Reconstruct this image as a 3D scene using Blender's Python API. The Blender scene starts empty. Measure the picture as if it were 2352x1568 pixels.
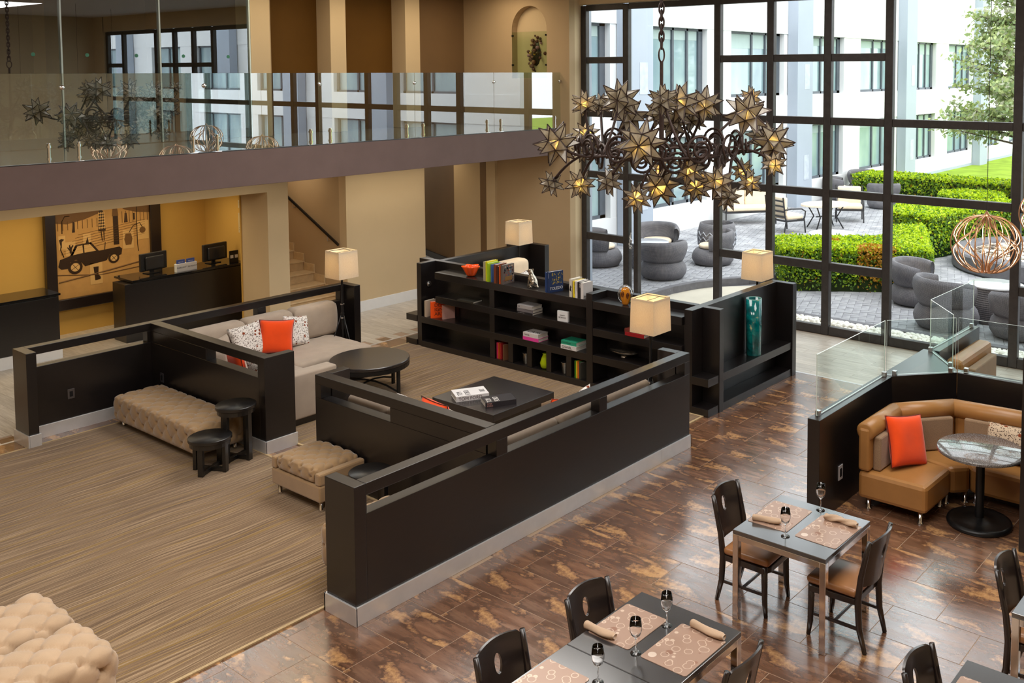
import bpy, math, random
import numpy as np
from math import pi, sin, cos, radians as RD, hypot, atan2, sqrt
from mathutils import Vector as V, Matrix as MX
random.seed(11)
SC = bpy.context.scene
COL = SC.collection

# ------------------------------------------------------------------ camera, world, lights, exposure
cam = bpy.data.cameras.new('camera')
cam.sensor_fit = 'HORIZONTAL'; cam.sensor_width = 36.0
cam.lens = 2260.28 / 2352 * 36.0
cam.shift_x = (1176 - 1441.6) / 2352
cam.shift_y = (313.27 - 784) / 2352
cam.clip_start = 0.05; cam.clip_end = 300
camo = bpy.data.objects.new('camera', cam); COL.objects.link(camo)
yaw, pit, rol = 0.6578074, 0.0655315, 0.0017245
fw = V((cos(yaw)*cos(pit), sin(yaw)*cos(pit), -sin(pit)))
rt = V((sin(yaw), -cos(yaw), 0)); dn = fw.cross(rt)
r2 = rt*cos(rol) + dn*sin(rol); d2 = dn*cos(rol) - rt*sin(rol)
mw = MX.Identity(4)
for i in range(3):
    mw[i][0] = r2[i]; mw[i][1] = -d2[i]; mw[i][2] = -fw[i]
mw[2][3] = 4.7
camo.matrix_world = mw
SC.camera = camo

SC.view_settings.view_transform = 'Standard'
SC.view_settings.look = 'None'
SC.view_settings.gamma = 1.0
SC.view_settings.use_curve_mapping = False
SC.view_settings.exposure = 0.0
SC.cycles.use_denoising = True
SC.cycles.max_bounces = 8
SC.cycles.diffuse_bounces = 4
SC.cycles.glossy_bounces = 4
SC.cycles.transmission_bounces = 6
SC.cycles.transparent_max_bounces = 24
SC.cycles.sample_clamp_indirect = 4.0
SC.cycles.caustics_reflective = False
SC.cycles.caustics_refractive = False

wd = bpy.data.worlds.new('overcast_sky'); SC.world = wd; wd.use_nodes = True
bg = wd.node_tree.nodes['Background']
bg.inputs[0].default_value = (0.93, 0.97, 1.0, 1); bg.inputs[1].default_value = 3.7

def area(loc, sx, sy, power, col, aim=None):
    l = bpy.data.lights.new('area_light', 'AREA'); l.shape = 'RECTANGLE'; l.size = sx; l.size_y = sy
    l.energy = power; l.color = col
    o = bpy.data.objects.new('area_light', l); COL.objects.link(o); o.location = loc
    if aim: o.rotation_euler = (V(aim)-V(loc)).to_track_quat('-Z', 'Y').to_euler()
    return o
def bulb(loc, power, col, rad=0.04, parent=None):
    l = bpy.data.lights.new('bulb_light', 'POINT'); l.energy = power; l.color = col; l.shadow_soft_size = rad
    o = bpy.data.objects.new('bulb_light', l); COL.objects.link(o); o.location = loc
    if parent: o.parent = parent
    return o
NEUT = (1.0, 0.96, 0.91); WARM = (1.0, 0.78, 0.48)
for ax, ay in ((3.5, 3.0), (2.0, 8.0), (9.5, 3.0), (9.5, 9.8)):   # fill lights added under the atrium ceiling to brighten the room
    area((ax, ay, 6.5), 3.2, 3.6, 270, NEUT)
sun = bpy.data.lights.new('sun', 'SUN'); sun.energy = 1.6; sun.angle = RD(25); sun.color = (1, 0.97, 0.92)
suno = bpy.data.objects.new('sun', sun); COL.objects.link(suno)
suno.rotation_euler = (V((0.35, 0.55, -1.0))).to_track_quat('-Z', 'Y').to_euler()
area((7.6, 17.6, 2.45), 4.5, 0.8, 48, WARM)          # reception downlights
area((3.0, 17.6, 2.45), 3.0, 0.8, 30, WARM)
area((14.0, 14.9, 6.4), 2.0, 1.0, 40, (1, 0.8, 0.55))       # upper landing
area((11.0, 15.2, 6.4), 4.0, 0.8, 50, (1, 0.8, 0.55))
area((10.97, 17.2, 2.9), 0.8, 1.2, 8, (1, 0.82, 0.6))   # stair
area((14.9, 17.5, 2.9), 1.0, 1.0, 8, (1, 0.8, 0.55))
area((7.0, 14.9, 2.9), 6.0, 0.7, 26, (1, 0.86, 0.66))       # under the balcony
area((12.5, 14.9, 2.9), 3.0, 0.7, 24, (1, 0.86, 0.66))

# ------------------------------------------------------------------ materials
def S(r, g, b):
    f = lambda c: (c/255/12.92) if c/255 <= 0.04045 else ((c/255+0.055)/1.055)**2.4
    return (f(r), f(g), f(b), 1)
class NT:
    def __init__(s, name):
        m = bpy.data.materials.new(name); m.use_nodes = True
        s.m = m; s.t = m.node_tree; s.n = s.t.nodes; s.l = s.t.links
        s.p = s.n['Principled BSDF']; s.out = s.n['Material Output']
    def N(s, typ, **kw):
        nd = s.n.new('ShaderNode'+typ)
        for k, v in kw.items():
            if isinstance(k, str) and k.startswith('i_'):
                nd.inputs[int(k[2:]) if k[2:].isdigit() else k[2:].replace('_', ' ')].default_value = v
            else: setattr(nd, k, v)
        return nd
    def L(s, a, b, ao=0, bi=0):
        s.l.new(a.outputs[ao], b.inputs[bi])
    def ramp(s, src, stops, so=0, interp='LINEAR'):
        r = s.N('ValToRGB'); r.color_ramp.interpolation = interp
        e = r.color_ramp.elements
        while len(e) < len(stops): e.new(0.5)
        for el, (p, c) in zip(e, stops): el.position = p; el.color = c
        s.l.new(src.outputs[so], r.inputs[0]); return r
    def coord(s, kind='Object', scale=(1, 1, 1), rot=(0, 0, 0), loc=(0, 0, 0)):
        tc = s.N('TexCoord'); mp = s.N('Mapping')
        mp.inputs['Scale'].default_value = scale; mp.inputs['Rotation'].default_value = rot; mp.inputs['Location'].default_value = loc
        s.l.new(tc.outputs[kind], mp.inputs[0]); return mp
    def noise(s, co, scale, detail=3, rough=.55, dist=0):
        n = s.N('TexNoise'); n.inputs['Scale'].default_value = scale; n.inputs['Detail'].default_value = detail
        n.inputs['Roughness'].default_value = rough; n.inputs['Distortion'].default_value = dist
        if co: s.L(co, n)
        return n
    def bump(s, src, strength=.2, dist=.01, so=0):
        b = s.N('Bump'); b.inputs['Strength'].default_value = strength; b.inputs['Distance'].default_value = dist
        s.l.new(src.outputs[so], b.inputs['Height']); s.l.new(b.outputs[0], s.p.inputs['Normal']); return b
    def mix(s, fac, a, b, fo=0, blend='MIX'):
        m = s.N('MixRGB', blend_type=blend)
        if isinstance(fac, (int, float)): m.inputs[0].default_value = fac
        else: s.l.new(fac.outputs[fo], m.inputs[0])
        for i, c in ((1, a), (2, b)):
            if isinstance(c, tuple): m.inputs[i].default_value = c
            else: s.l.new(c.outputs[0], m.inputs[i])
        return m
    def col(s, c):
        if isinstance(c, tuple): s.p.inputs['Base Color'].default_value = c
        else: s.l.new(c.outputs[0], s.p.inputs['Base Color'])
    def set(s, rough=None, metal=None, spec=None, coat=None, sheen=None):
        if rough is not None: s.p.inputs['Roughness'].default_value = rough
        if metal is not None: s.p.inputs['Metallic'].default_value = metal
        if spec is not None: s.p.inputs['Specular IOR Level'].default_value = spec
        if coat is not None: s.p.inputs['Coat Weight'].default_value = coat; s.p.inputs['Coat Roughness'].default_value = .1
        if sheen is not None: s.p.inputs['Sheen Weight'].default_value = sheen
def sc3(c, k): return (c[0]*k, c[1]*k, c[2]*k, 1)
def simple(name, c, rough=.5, metal=0, spec=.5, vary=.12, vs=6, bump=0, bs=60, coat=None, sheen=None, emit=None):
    t = NT(name); t.set(rough, metal, spec, coat, sheen)
    co = t.coord()
    n = t.noise(co, vs, 4)
    t.col(t.ramp(n, [(.3, sc3(c, 1-vary)), (.7, sc3(c, 1+vary))]))
    if bump: t.bump(t.noise(co, bs, 2), bump, .004)
    if emit: t.p.inputs['Emission Color'].default_value = emit[0]; t.p.inputs['Emission Strength'].default_value = emit[1]
    return t.m
def darkwood(name, c, rough):
    t = NT(name); t.set(rough, 0, .45)
    co = t.coord(scale=(3, 3, 26)); n = t.noise(co, 3, 5, .6, .4)
    t.p.inputs['IOR'].default_value = 1.72
    t.col(t.ramp(n, [(.3, sc3(c, .75)), (.7, sc3(c, 1.3))])); t.bump(n, .06, .003); return t.m
def fabric(name, c, scale=900, vary=.14, sheen=.25, rough=.9):
    t = NT(name); t.set(rough, 0, .2, None, sheen)
    co = t.coord(); n1 = t.noise(co, scale, 1); n2 = t.noise(co, 5, 3)
    m1 = t.ramp(n1, [(.35, sc3(c, 1-vary)), (.65, sc3(c, 1+vary))])
    m2 = t.ramp(n2, [(.3, (.92, .92, .92, 1)), (.7, (1.06, 1.06, 1.06, 1))])
    t.col(t.mix(1.0, m1, m2, blend='MULTIPLY')); t.bump(n1, .12, .002); return t.m
def thinglass(name, tint, ior, rough=0.0, refl=(1, 1, 1, 1)):
    t = NT(name); t.n.remove(t.p)
    tr = t.N('BsdfTransparent'); tr.inputs[0].default_value = tint
    gl = t.N('BsdfGlossy'); gl.inputs[0].default_value = refl; gl.inputs['Roughness'].default_value = rough
    fr = t.N('Fresnel'); fr.inputs[0].default_value = ior
    geo = t.N('NewGeometry')
    mul = t.N('Math', operation='MULTIPLY'); sub = t.N('Math', operation='SUBTRACT'); sub.inputs[0].default_value = 1.0
    t.l.new(geo.outputs['Backfacing'], sub.inputs[1]); t.L(fr, mul); t.L(sub, mul, 0, 1)
    mx = t.N('MixShader'); t.L(mul, mx); t.L(tr, mx, 0, 1); t.L(gl, mx, 0, 2); t.L(mx, t.out); return t.m
M = {}
M['wood'] = darkwood('dark_wenge', (.0080, .0062, .0062), .30)
M['woodtop'] = darkwood('dark_table_wood', (.020, .017, .018), .27)
M['chairwood'] = darkwood('espresso_wood', (.017, .011, .010), .26)
M['alu'] = simple('brushed_metal', (.74, .74, .75, 1), .36, .6, vary=.05)
M['chrome'] = simple('chrome', (.78, .78, .8, 1), .12, 1, vary=.02)
M['steel'] = simple('brushed_steel', (.62, .62, .63, 1), .3, 1, vary=.04)
M['iron'] = simple('rust_brown_iron', (.045, .025, .02, 1), .5, .35, vary=.3, vs=20, bump=.2, bs=80)
M['black'] = simple('black_metal', (.012, .012, .013, 1), .35, .3)
M['blackplastic'] = simple('black_plastic', (.014, .014, .015, 1), .4)
M['sofa'] = fabric('oatmeal_linen', S(172, 156, 140)[:3]+(1,))
M['tan'] = fabric('tan_velvet', S(158, 128, 92), 500, .1, .4)
M['blush'] = fabric('pale_tan_velvet', S(192, 164, 134), 500, .06, .4)
M['orange'] = fabric('orange_linen', (.86, .075, .008, 1), 700, .1)
M['leather'] = simple('caramel_leather', S(166, 118, 66), .36, 0, .5, .08, 4, .05, 200)
M['boothpad'] = fabric('taupe_ribbed_fabric', S(150, 124, 98), 300, .25)
M['cream'] = fabric('cream_canvas', S(236, 214, 184), 400, .05)
M['wall'] = simple('cream_wall_paint', S(206, 184, 148), .75, 0, .2, .03, 1.2, .05, 150)
M['walltan'] = simple('tan_wall_paint', S(184, 160, 126), .75, 0, .2, .03, 1.2, .05, 150)
M['wallyellow'] = simple('ochre_wall_paint', S(206, 166, 88), .75, 0, .2, .03, 1.2)
M['walldark'] = simple('dark_brown_wall_paint', S(96, 66, 24), .8, 0, .15, .12, .8)
M['wallbrown'] = simple('brown_wall_paint', S(124, 98, 68), .8, 0, .2, .06, 1)
M['slab'] = simple('taupe_plaster', S(104, 86, 82), .7, 0, .25, .07, 2.2, .1, 30)
M['ceil'] = simple('ceiling_paint', S(205, 198, 188), .8, 0, .2, .02)
M['whitepaint'] = simple('white_gloss_paint', (.8, .81, .82, 1), .3, 0, .5, .02)
M['framebrown'] = simple('dark_bronze_frame', (.052, .046, .044, 1), .42, .3, .4, .15, 10)
M['carpetback'] = simple('carpet_binding', S(188, 164, 126), .9, 0, .1, .1, 40)
M['grout'] = simple('grout', S(172, 148, 126), .8, 0, .2, .06)
M['stone'] = simple('beige_stair_stone', S(206, 180, 140), .4, 0, .4, .1, 9)
M['pane'] = thinglass('window_glass', (.97, .985, .985, 1), 1.35)
M['rail_glass'] = thinglass('reflective_rail_glass', (.82, .88, .86, 1), 3.4, 0.0, (.92, .97, 1, 1))
M['tall_glass'] = thinglass('tinted_partition_glass', (.78, .83, .81, 1), 3.0, 0.0, (.92, .97, 1, 1))
M['booth_glass'] = thinglass('clear_booth_glass', (.93, .975, .96, 1), 1.38)
M['glass_edge'] = simple('polished_glass_edge', (.72, .84, .80, 1), .25, 0, .6, .05)
_g = NT('clear_glassware'); _g.set(.0, 0, .5); _g.col((1, 1, 1, 1)); _g.p.inputs['Transmission Weight'].default_value = 1; _g.p.inputs['IOR'].default_value = 1.48; M['clear'] = _g.m
def mat_carpet():
    t = NT('striped_carpet'); t.set(.95, 0, .1, None, .3)
    wob = t.noise(t.coord(scale=(.45, .9, 1)), 1.1, 1)
    co = t.N('TexCoord'); sep = t.N('SeparateXYZ'); t.l.new(co.outputs['Object'], sep.inputs[0])
    mul = t.N('Math', operation='MULTIPLY_ADD'); t.L(wob, mul); mul.inputs[1].default_value = .30; t.l.new(sep.outputs['Y'], mul.inputs[2])
    cmb = t.N('CombineXYZ'); t.L(mul, cmb, 0, 1)
    xs = t.N('Math', operation='MULTIPLY'); t.l.new(sep.outputs['X'], xs.inputs[0]); xs.inputs[1].default_value = .011; t.L(xs, cmb, 0, 0)
    n1 = t.noise(cmb, 60, 4, .75); n2 = t.noise(cmb, 9, 2, .5)
    base = t.ramp(n1, [(.34, S(86, 65, 46)), (.5, S(130, 104, 76)), (.66, S(180, 154, 120))])
    gold = t.ramp(n2, [(.555, (0, 0, 0, 1)), (.575, (1, 1, 1, 1)), (.590, (1, 1, 1, 1)), (.61, (0, 0, 0, 1))])
    g = t.N('Math', operation='MULTIPLY'); t.L(gold, g); g.inputs[1].default_value = .62
    c1 = t.mix(g, base, S(150, 118, 52))
    sp = t.noise(t.coord(), 260, 1)
    t.col(t.mix(1.0, c1, t.ramp(sp, [(.3, (.82, .82, .82, 1)), (.7, (1.14, 1.14, 1.14, 1))]), blend='MULTIPLY'))
    t.bump(sp, .35, .004); return t.m
M['carpet'] = mat_carpet()
def mat_tile():
    t = NT('copper_brown_tile'); t.set(.15, 0, .5); t.p.inputs['IOR'].default_value = 2.5
    tc = t.N('TexCoord'); oi = t.N('ObjectInfo')
    r3 = t.N('Math', operation='MULTIPLY'); t.l.new(oi.outputs['Random'], r3.inputs[0]); r3.inputs[1].default_value = 6.0
    fl = t.N('Math', operation='FLOOR'); t.L(r3, fl)
    of = t.N('Math', operation='MULTIPLY'); t.L(fl, of); of.inputs[1].default_value = 3.7
    cmb = t.N('CombineXYZ'); t.L(of, cmb, 0, 0); t.L(of, cmb, 0, 1)
    add = t.N('VectorMath', operation='ADD'); t.l.new(tc.outputs['Object'], add.inputs[0]); t.L(cmb, add, 0, 1)
    def mp(sx, sy):
        m = t.N('Mapping'); m.inputs['Scale'].default_value = (sx, sy, 1); t.L(add, m); return m
    nb = t.noise(mp(1.0, .36), 6.0, 2, .5, .2); nd = t.noise(mp(1, .8), 24, 5, .7)
    nf = t.noise(mp(1, .16), 13, 5, .65); nm = t.noise(mp(1, .5), 3, 3)
    sm = t.N('Math', operation='MULTIPLY_ADD'); t.L(nd, sm); sm.inputs[1].default_value = .30; t.L(nb, sm, 0, 2)
    base = t.ramp(nf, [(.3, S(98, 67, 50)), (.55, S(126, 90, 67)), (.75, S(150, 112, 84))])
    tone = t.ramp(nm, [(.3, (.72, .72, .74, 1)), (.7, (1.18, 1.15, 1.12, 1))])
    base = t.mix(1.0, base, tone, blend='MULTIPLY')
    patch = t.ramp(sm, [(.735, (0, 0, 0, 1)), (.83, (.85, .85, .85, 1))])
    edge = t.ramp(sm, [(.64, (0, 0, 0, 1)), (.71, (1, 1, 1, 1)), (.74, (0, 0, 0, 1))])
    ef = t.N('Math', operation='MULTIPLY'); t.L(edge, ef); ef.inputs[1].default_value = .6
    c = t.mix(ef, base, S(62, 40, 28)); pc = t.ramp(nd, [(.3, S(168, 120, 74)), (.7, S(212, 164, 110))])
    t.col(t.mix(patch, c, pc)); t.bump(nf, .05, .003)
    rr = t.ramp(nf, [(.3, (.16, .16, .16, 1)), (.7, (.25, .25, .25, 1))]); t.l.new(rr.outputs[0], t.p.inputs['Roughness']); return t.m
M['tile'] = mat_tile()
def mat_plank():
    t = NT('pale_wood_look_plank'); t.set(.3, 0, .5)
    tc = t.N('TexCoord'); oi = t.N('ObjectInfo'); cmb = t.N('CombineXYZ')
    ml = t.N('Math', operation='MULTIPLY'); t.l.new(oi.outputs['Random'], ml.inputs[0]); ml.inputs[1].default_value = 40; t.L(ml, cmb)
    add = t.N('VectorMath', operation='ADD'); t.l.new(tc.outputs['Object'], add.inputs[0]); t.L(cmb, add, 0, 1)
    mp = t.N('Mapping'); mp.inputs['Scale'].default_value = (16, 1.2, 1); t.L(add, mp)
    n = t.noise(mp, 2, 4, .6); c = t.ramp(n, [(.3, S(176, 166, 152)), (.7, S(214, 206, 194))])
    v = t.ramp(oi, [(0, (.86, .86, .86, 1)), (1, (1.05, 1.05, 1.05, 1))], so=5 if False else 'Random')
    t.col(t.mix(1.0, c, v, blend='MULTIPLY')); return t.m
M['plank'] = mat_plank()
def mat_leafprint(name, bgc):
    t = NT(name); t.set(.9, 0, .15)
    co = t.coord(scale=(1, 1, 1)); nz = t.noise(co, 9, 2)
    mp = t.N('Mapping'); mp.inputs['Scale'].default_value = (64, 24, 64); mp.inputs['Rotation'].default_value = (.3, .5, .6)
    ad = t.mix(.06, co, nz); t.L(ad, mp)
    v = t.N('TexVoronoi'); v.inputs['Scale'].default_value = 1.0; t.L(mp, v)
    mp2 = t.N('Mapping'); mp2.inputs['Scale'].default_value = (26, 58, 50); mp2.inputs['Rotation'].default_value = (.2, -.4, -.8); t.L(ad, mp2)
    v1 = t.N('TexVoronoi'); t.L(mp2, v1); v1.inputs['Scale'].default_value = 1.0
    v2 = t.N('TexVoronoi'); v2.inputs['Scale'].default_value = 13; t.L(co, v2)
    f = lambda vv, a, b: t.ramp(vv, [(a, (1, 1, 1, 1)), (b, (0, 0, 0, 1))])
    c = t.mix(f(v, .26, .32), bgc, S(58, 40, 36)); c = t.mix(f(v1, .24, .30), c, S(96, 78, 66)); c = t.mix(f(v2, .24, .27), c, S(134, 66, 40))
    t.col(c); t.bump(t.noise(co, 700, 1), .1, .002); return t.m
M['leafprint'] = mat_leafprint('white_leaf_print', S(232, 226, 220)); M['leafprint2'] = mat_leafprint('sand_leaf_print', S(206, 184, 158))
def mat_placemat():
    t = NT('circle_print_placemat'); t.set(.32, .1, .5)
    co = t.coord(scale=(1, 1, 0)); base = S(164, 134, 116)
    v = t.N('TexVoronoi'); v.inputs['Scale'].default_value = 8.5; t.L(co, v); v.inputs['Randomness'].default_value = .75
    w = t.N('TexVoronoi'); w.inputs['Scale'].default_value = 13; t.L(t.coord(scale=(1, 1, 0), loc=(.37, .19, 0)), w)
    disc = t.ramp(v, [(.26, (1, 1, 1, 1)), (.28, (0, 0, 0, 1))]); ring = t.ramp(w, [(.34, (0, 0, 0, 1)), (.36, (1, 1, 1, 1)), (.40, (1, 1, 1, 1)), (.42, (0, 0, 0, 1))])
    pick = t.N('SeparateColor'); t.l.new(v.outputs['Color'], pick.inputs[0])
    dc = t.ramp(pick, [(0, S(132, 92, 72)), (.5, S(150, 110, 90)), (.55, S(222, 204, 188)), (1, S(160, 124, 104))])
    hole = t.ramp(v, [(.09, (1, 1, 1, 1)), (.1, (0, 0, 0, 1))])
    c = t.mix(disc, base, dc); c = t.mix(ring, c, S(206, 182, 162)); c = t.mix(hole, c, S(104, 72, 56))
    t.col(c); return t.m
M['placemat'] = mat_placemat()
def mat_wicker():
    t = NT('grey_wicker'); t.set(.62, 0, .35)
    uv = t.coord('UV', (1, 1, 1)); w1 = t.N('TexWave', wave_type='BANDS', bands_direction='X'); w1.inputs['Scale'].default_value = 14; t.L(uv, w1)
    w2 = t.N('TexWave', wave_type='BANDS', bands_direction='Y'); w2.inputs['Scale'].default_value = 16; w2.inputs['Distortion'].default_value = .6; t.L(uv, w2)
    m = t.mix(.5, w1, w2); n = t.noise(t.coord(), 7, 4)
    c = t.ramp(m, [(.25, S(48, 48, 53)), (.75, S(150, 147, 150))]); v = t.ramp(n, [(.3, (.8, .8, .84, 1)), (.7, (1.15, 1.12, 1.1, 1))])
    t.col(t.mix(1.0, c, v, blend='MULTIPLY')); t.bump(m, .6, .012); return t.m
M['wicker'] = mat_wicker()
def mat_star():
    t = NT('frosted_amber_glass'); t.n.remove(t.p)
    d = t.N('BsdfDiffuse'); tr = t.N('BsdfTranslucent'); gl = t.N('BsdfGlossy'); gl.inputs['Roughness'].default_value = .15
    co = t.coord(); n = t.noise(co, 7, 4)
    c1 = t.ramp(n, [(.3, S(176, 167, 150)), (.7, S(206, 198, 182))]); c2 = t.ramp(n, [(.3, S(206, 194, 168)), (.7, S(230, 220, 198))])
    t.L(c1, d); t.L(c2, tr); m1 = t.N('MixShader'); m1.inputs[0].default_value = .55; t.L(d, m1, 0, 1); t.L(tr, m1, 0, 2)
    m2 = t.N('MixShader'); m2.inputs[0].default_value = .06; t.L(m1, m2, 0, 1); t.L(gl, m2, 0, 2); t.L(m2, t.out); return t.m
M['star'] = mat_star()
def mat_shade():
    t = NT('ivory_lamp_shade'); t.n.remove(t.p)
    d = t.N('BsdfDiffuse'); tr = t.N('BsdfTranslucent'); co = t.coord(scale=(1, 1, .3)); n = t.noise(co, 160, 2)
    c = t.ramp(n, [(.3, S(226, 214, 194)), (.7, S(238, 228, 210))]); t.L(c, d); c2 = t.ramp(n, [(.3, S(240, 222, 190)), (.7, S(246, 232, 204))]); t.L(c2, tr)
    m = t.N('MixShader'); m.inputs[0].default_value = .42; t.L(d, m, 0, 1); t.L(tr, m, 0, 2); t.L(m, t.out); return t.m
M['shade'] = mat_shade()
def emis(name, c, st):
    t = NT(name); t.col((.8, .7, .5, 1)); t.p.inputs['Emission Color'].default_value = c; t.p.inputs['Emission Strength'].default_value = st; return t.m
M['lit'] = emis('glowing_bulb', (1, .68, .2, 1), 22); M['led'] = emis('warm_led_strip', (1, .76, .50, 1), 4)
M['downlit'] = emis('downlight_lens', (1, .8, .5, 1), 3)
M['copper'] = simple('copper_wire', (.62, .33, .17, 1), .3, .85, vary=.1)
M['page'] = simple('book_pages', (.72, .69, .62, 1), .8, 0, .2, .06, 60)
_flat = {}
def flat(r, g, b, rough=.5):
    k = (r, g, b, rough)
    if k not in _flat: _flat[k] = simple('print_%02x%02x%02x' % (r, g, b), S(r, g, b), rough, 0, .4, .04, 8)
    return _flat[k]

# ------------------------------------------------------------------ mesh builder and objects
class MB:
    def __init__(s): s.v = []; s.f = []; s.m = []; s.cur = 0; s.uv = None
    def add(s, vs, fs):
        o = len(s.v); s.v += [tuple(p) for p in vs]
        for f in fs: s.f.append(tuple(i+o for i in f)); s.m.append(s.cur)
        return s
    def box(s, x0, x1, y0, y1, z0, z1):
        return s.add([(x0, y0, z0), (x1, y0, z0), (x1, y1, z0), (x0, y1, z0), (x0, y0, z1), (x1, y0, z1), (x1, y1, z1), (x0, y1, z1)],
              [(0, 3, 2, 1), (4, 5, 6, 7), (0, 1, 5, 4), (1, 2, 6, 5), (2, 3, 7, 6), (3, 0, 4, 7)])
    def prism(s, poly, z0, z1):
        a = sum(poly[i][0]*poly[(i+1) % len(poly)][1]-poly[(i+1) % len(poly)][0]*poly[i][1] for i in range(len(poly)))
        if a < 0: poly = poly[::-1]
        n = len(poly)
        return s.add([(x, y, z0) for x, y in poly]+[(x, y, z1) for x, y in poly],
              [tuple(range(n-1, -1, -1)), tuple(range(n, 2*n))]+[(i, (i+1) % n, n+(i+1) % n, n+i) for i in range(n)])
    def tube(s, pts, r, n=8, closed=False, ry=None):
        pts = [V(p) for p in pts]; k = len(pts); vs = []; up = V((0, 0, 1)); prev = None
        rs = r if isinstance(r, (list, tuple)) else [r]*k
        for i, p in enumerate(pts):
            a = pts[(i-1) % k] if (closed or i > 0) else p; b = pts[(i+1) % k] if (closed or i < k-1) else p
            t = (b-a).normalized()
            if prev is None:
                u = up if abs(t.z) < .95 else V((1, 0, 0)); x = t.cross(u).normalized()
            else:
                x = (prev - t*prev.dot(t)); x = x.normalized() if x.length > 1e-6 else t.orthogonal().normalized()
            prev = x; y = t.cross(x)
            for j in range(n):
                a_ = 2*pi*j/n; vs.append(p + x*(cos(a_)*rs[i]) + y*(sin(a_)*(ry or rs[i])))
        fs = []
        for i in range(k if closed else k-1):
            for j in range(n):
                a = i*n+j; b = i*n+(j+1) % n; c = ((i+1) % k)*n+(j+1) % n; d = ((i+1) % k)*n+j; fs.append((a, b, c, d))
        if not closed: fs += [tuple(range(n-1, -1, -1)), tuple((k-1)*n+j for j in range(n))]
        return s.add(vs, fs)
    def lathe(s, prof, n=24, c=(0, 0, 0), sx=1, sy=1, caps=True):
        vs = []; k = len(prof)
        for r, z in prof:
            for j in range(n): vs.append((c[0]+sx*r*cos(2*pi*j/n), c[1]+sy*r*sin(2*pi*j/n), c[2]+z))
        fs = [(i*n+j, i*n+(j+1) % n, (i+1)*n+(j+1) % n, (i+1)*n+j) for i in range(k-1) for j in range(n)]
        if caps: fs += [tuple(range(n-1, -1, -1)), tuple((k-1)*n+j for j in range(n))]
        return s.add(vs, fs)
    def cyl(s, c, r, h, n=20): return s.lathe([(r, 0), (r, h)], n, c)
    def ball(s, c, r, n=10, sz=1.0):
        return s.lathe([(max(r*sin(pi*i/n), 1e-4), -r*sz*cos(pi*i/n)) for i in range(n+1)], n*2, c, caps=False)
    def grid(s, fn, nu, nv, flip=False):
        vs = [fn(i/nu, j/nv) for i in range(nu+1) for j in range(nv+1)]; w = nv+1
        fs = [(i*w+j, (i+1)*w+j, (i+1)*w+j+1, i*w+j+1) for i in range(nu) for j in range(nv)]
        if flip: fs = [f[::-1] for f in fs]
        return s.add(vs, fs)
    def xf(s, mat): s.v = [tuple(mat @ V(p)) for p in s.v]; return s
    def bar(s, a, b, w, h):   # rectangular bar between two points, w across, h up
        a = V(a); b = V(b); t = (b-a).normalized(); up = V((0, 0, 1)) if abs(t.z) < .9 else V((0, 1, 0))
        x = t.cross(up).normalized()*w/2; y = x.cross(t).normalized()*h/2
        vs = [a-x-y, a+x-y, a+x+y, a-x+y, b-x-y, b+x-y, b+x+y, b-x+y]
        return s.add(vs, [(0, 1, 2, 3), (7, 6, 5, 4), (4, 5, 1, 0), (5, 6, 2, 1), (6, 7, 3, 2), (7, 4, 0, 3)])
def root_of(o):
    while o.parent: o = o.parent
    return o
def mesh_of(name, mb, mats, smooth=False):
    me = bpy.data.meshes.new(name); me.from_pydata(mb.v, [], mb.f)
    for m in (mats if isinstance(mats, (list, tuple)) else [mats]): me.materials.append(m)
    if any(mb.m): me.polygons.foreach_set('material_index', mb.m)
    if smooth: me.polygons.foreach_set('use_smooth', [True]*len(me.polygons))
    me.update(); return me
def link(name, me, parent=None):
    o = bpy.data.objects.new(name, me); COL.objects.link(o)
    if parent is not None: o.parent = parent
    return o
def obj(name, mb, mats, parent=None, smooth=False, bevel=0, sub=0, world=False, kind=None, label=None, auto=None):
    if world and parent is not None:
        off = root_of(parent).location; mb.v = [(x-off[0], y-off[1], z-off[2]) for x, y, z in mb.v]
    me = mesh_of(name, mb, mats, smooth or sub > 0); o = link(name, me, parent)
    if auto:
        try: me.set_sharp_from_angle(angle=RD(auto))
        except Exception: pass
    if bevel:
        b = o.modifiers.new('bevel', 'BEVEL'); b.width = bevel; b.segments = 2; b.limit_method = 'ANGLE'; b.angle_limit = RD(40)
    if sub:
        q = o.modifiers.new('sub', 'SUBSURF'); q.levels = sub; q.render_levels = sub
    if kind: o['kind'] = kind
    if label: o['label'] = label
    return o
def tag(o, label, cat, group=None):
    o['label'] = label; o['category'] = cat
    if group: o['group'] = group
    return o
def thing(name, label, cat, loc=(0, 0, 0), rz=0, group=None):
    o = bpy.data.objects.new(name, None); COL.objects.link(o); o.location = loc; o.rotation_euler = (0, 0, rz); o.empty_display_size = .1
    return tag(o, label, cat, group)
def struct(name, mb, mats, **kw):
    o = obj(name, mb, mats, **kw)
    if not kw.get('parent'): o['kind'] = 'structure'
    return o
def dup(r, loc, rz, label=None, group=None):
    def cp(o, par):
        c = o.copy(); COL.objects.link(c)
        if par is not None: c.parent = par
        for ch in list(o.children): cp(ch, c)
        return c
    n = cp(r, None); n.location = loc; n.rotation_euler = (0, 0, rz)
    if label: n['label'] = label
    if group: n['group'] = group
    return n
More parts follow.
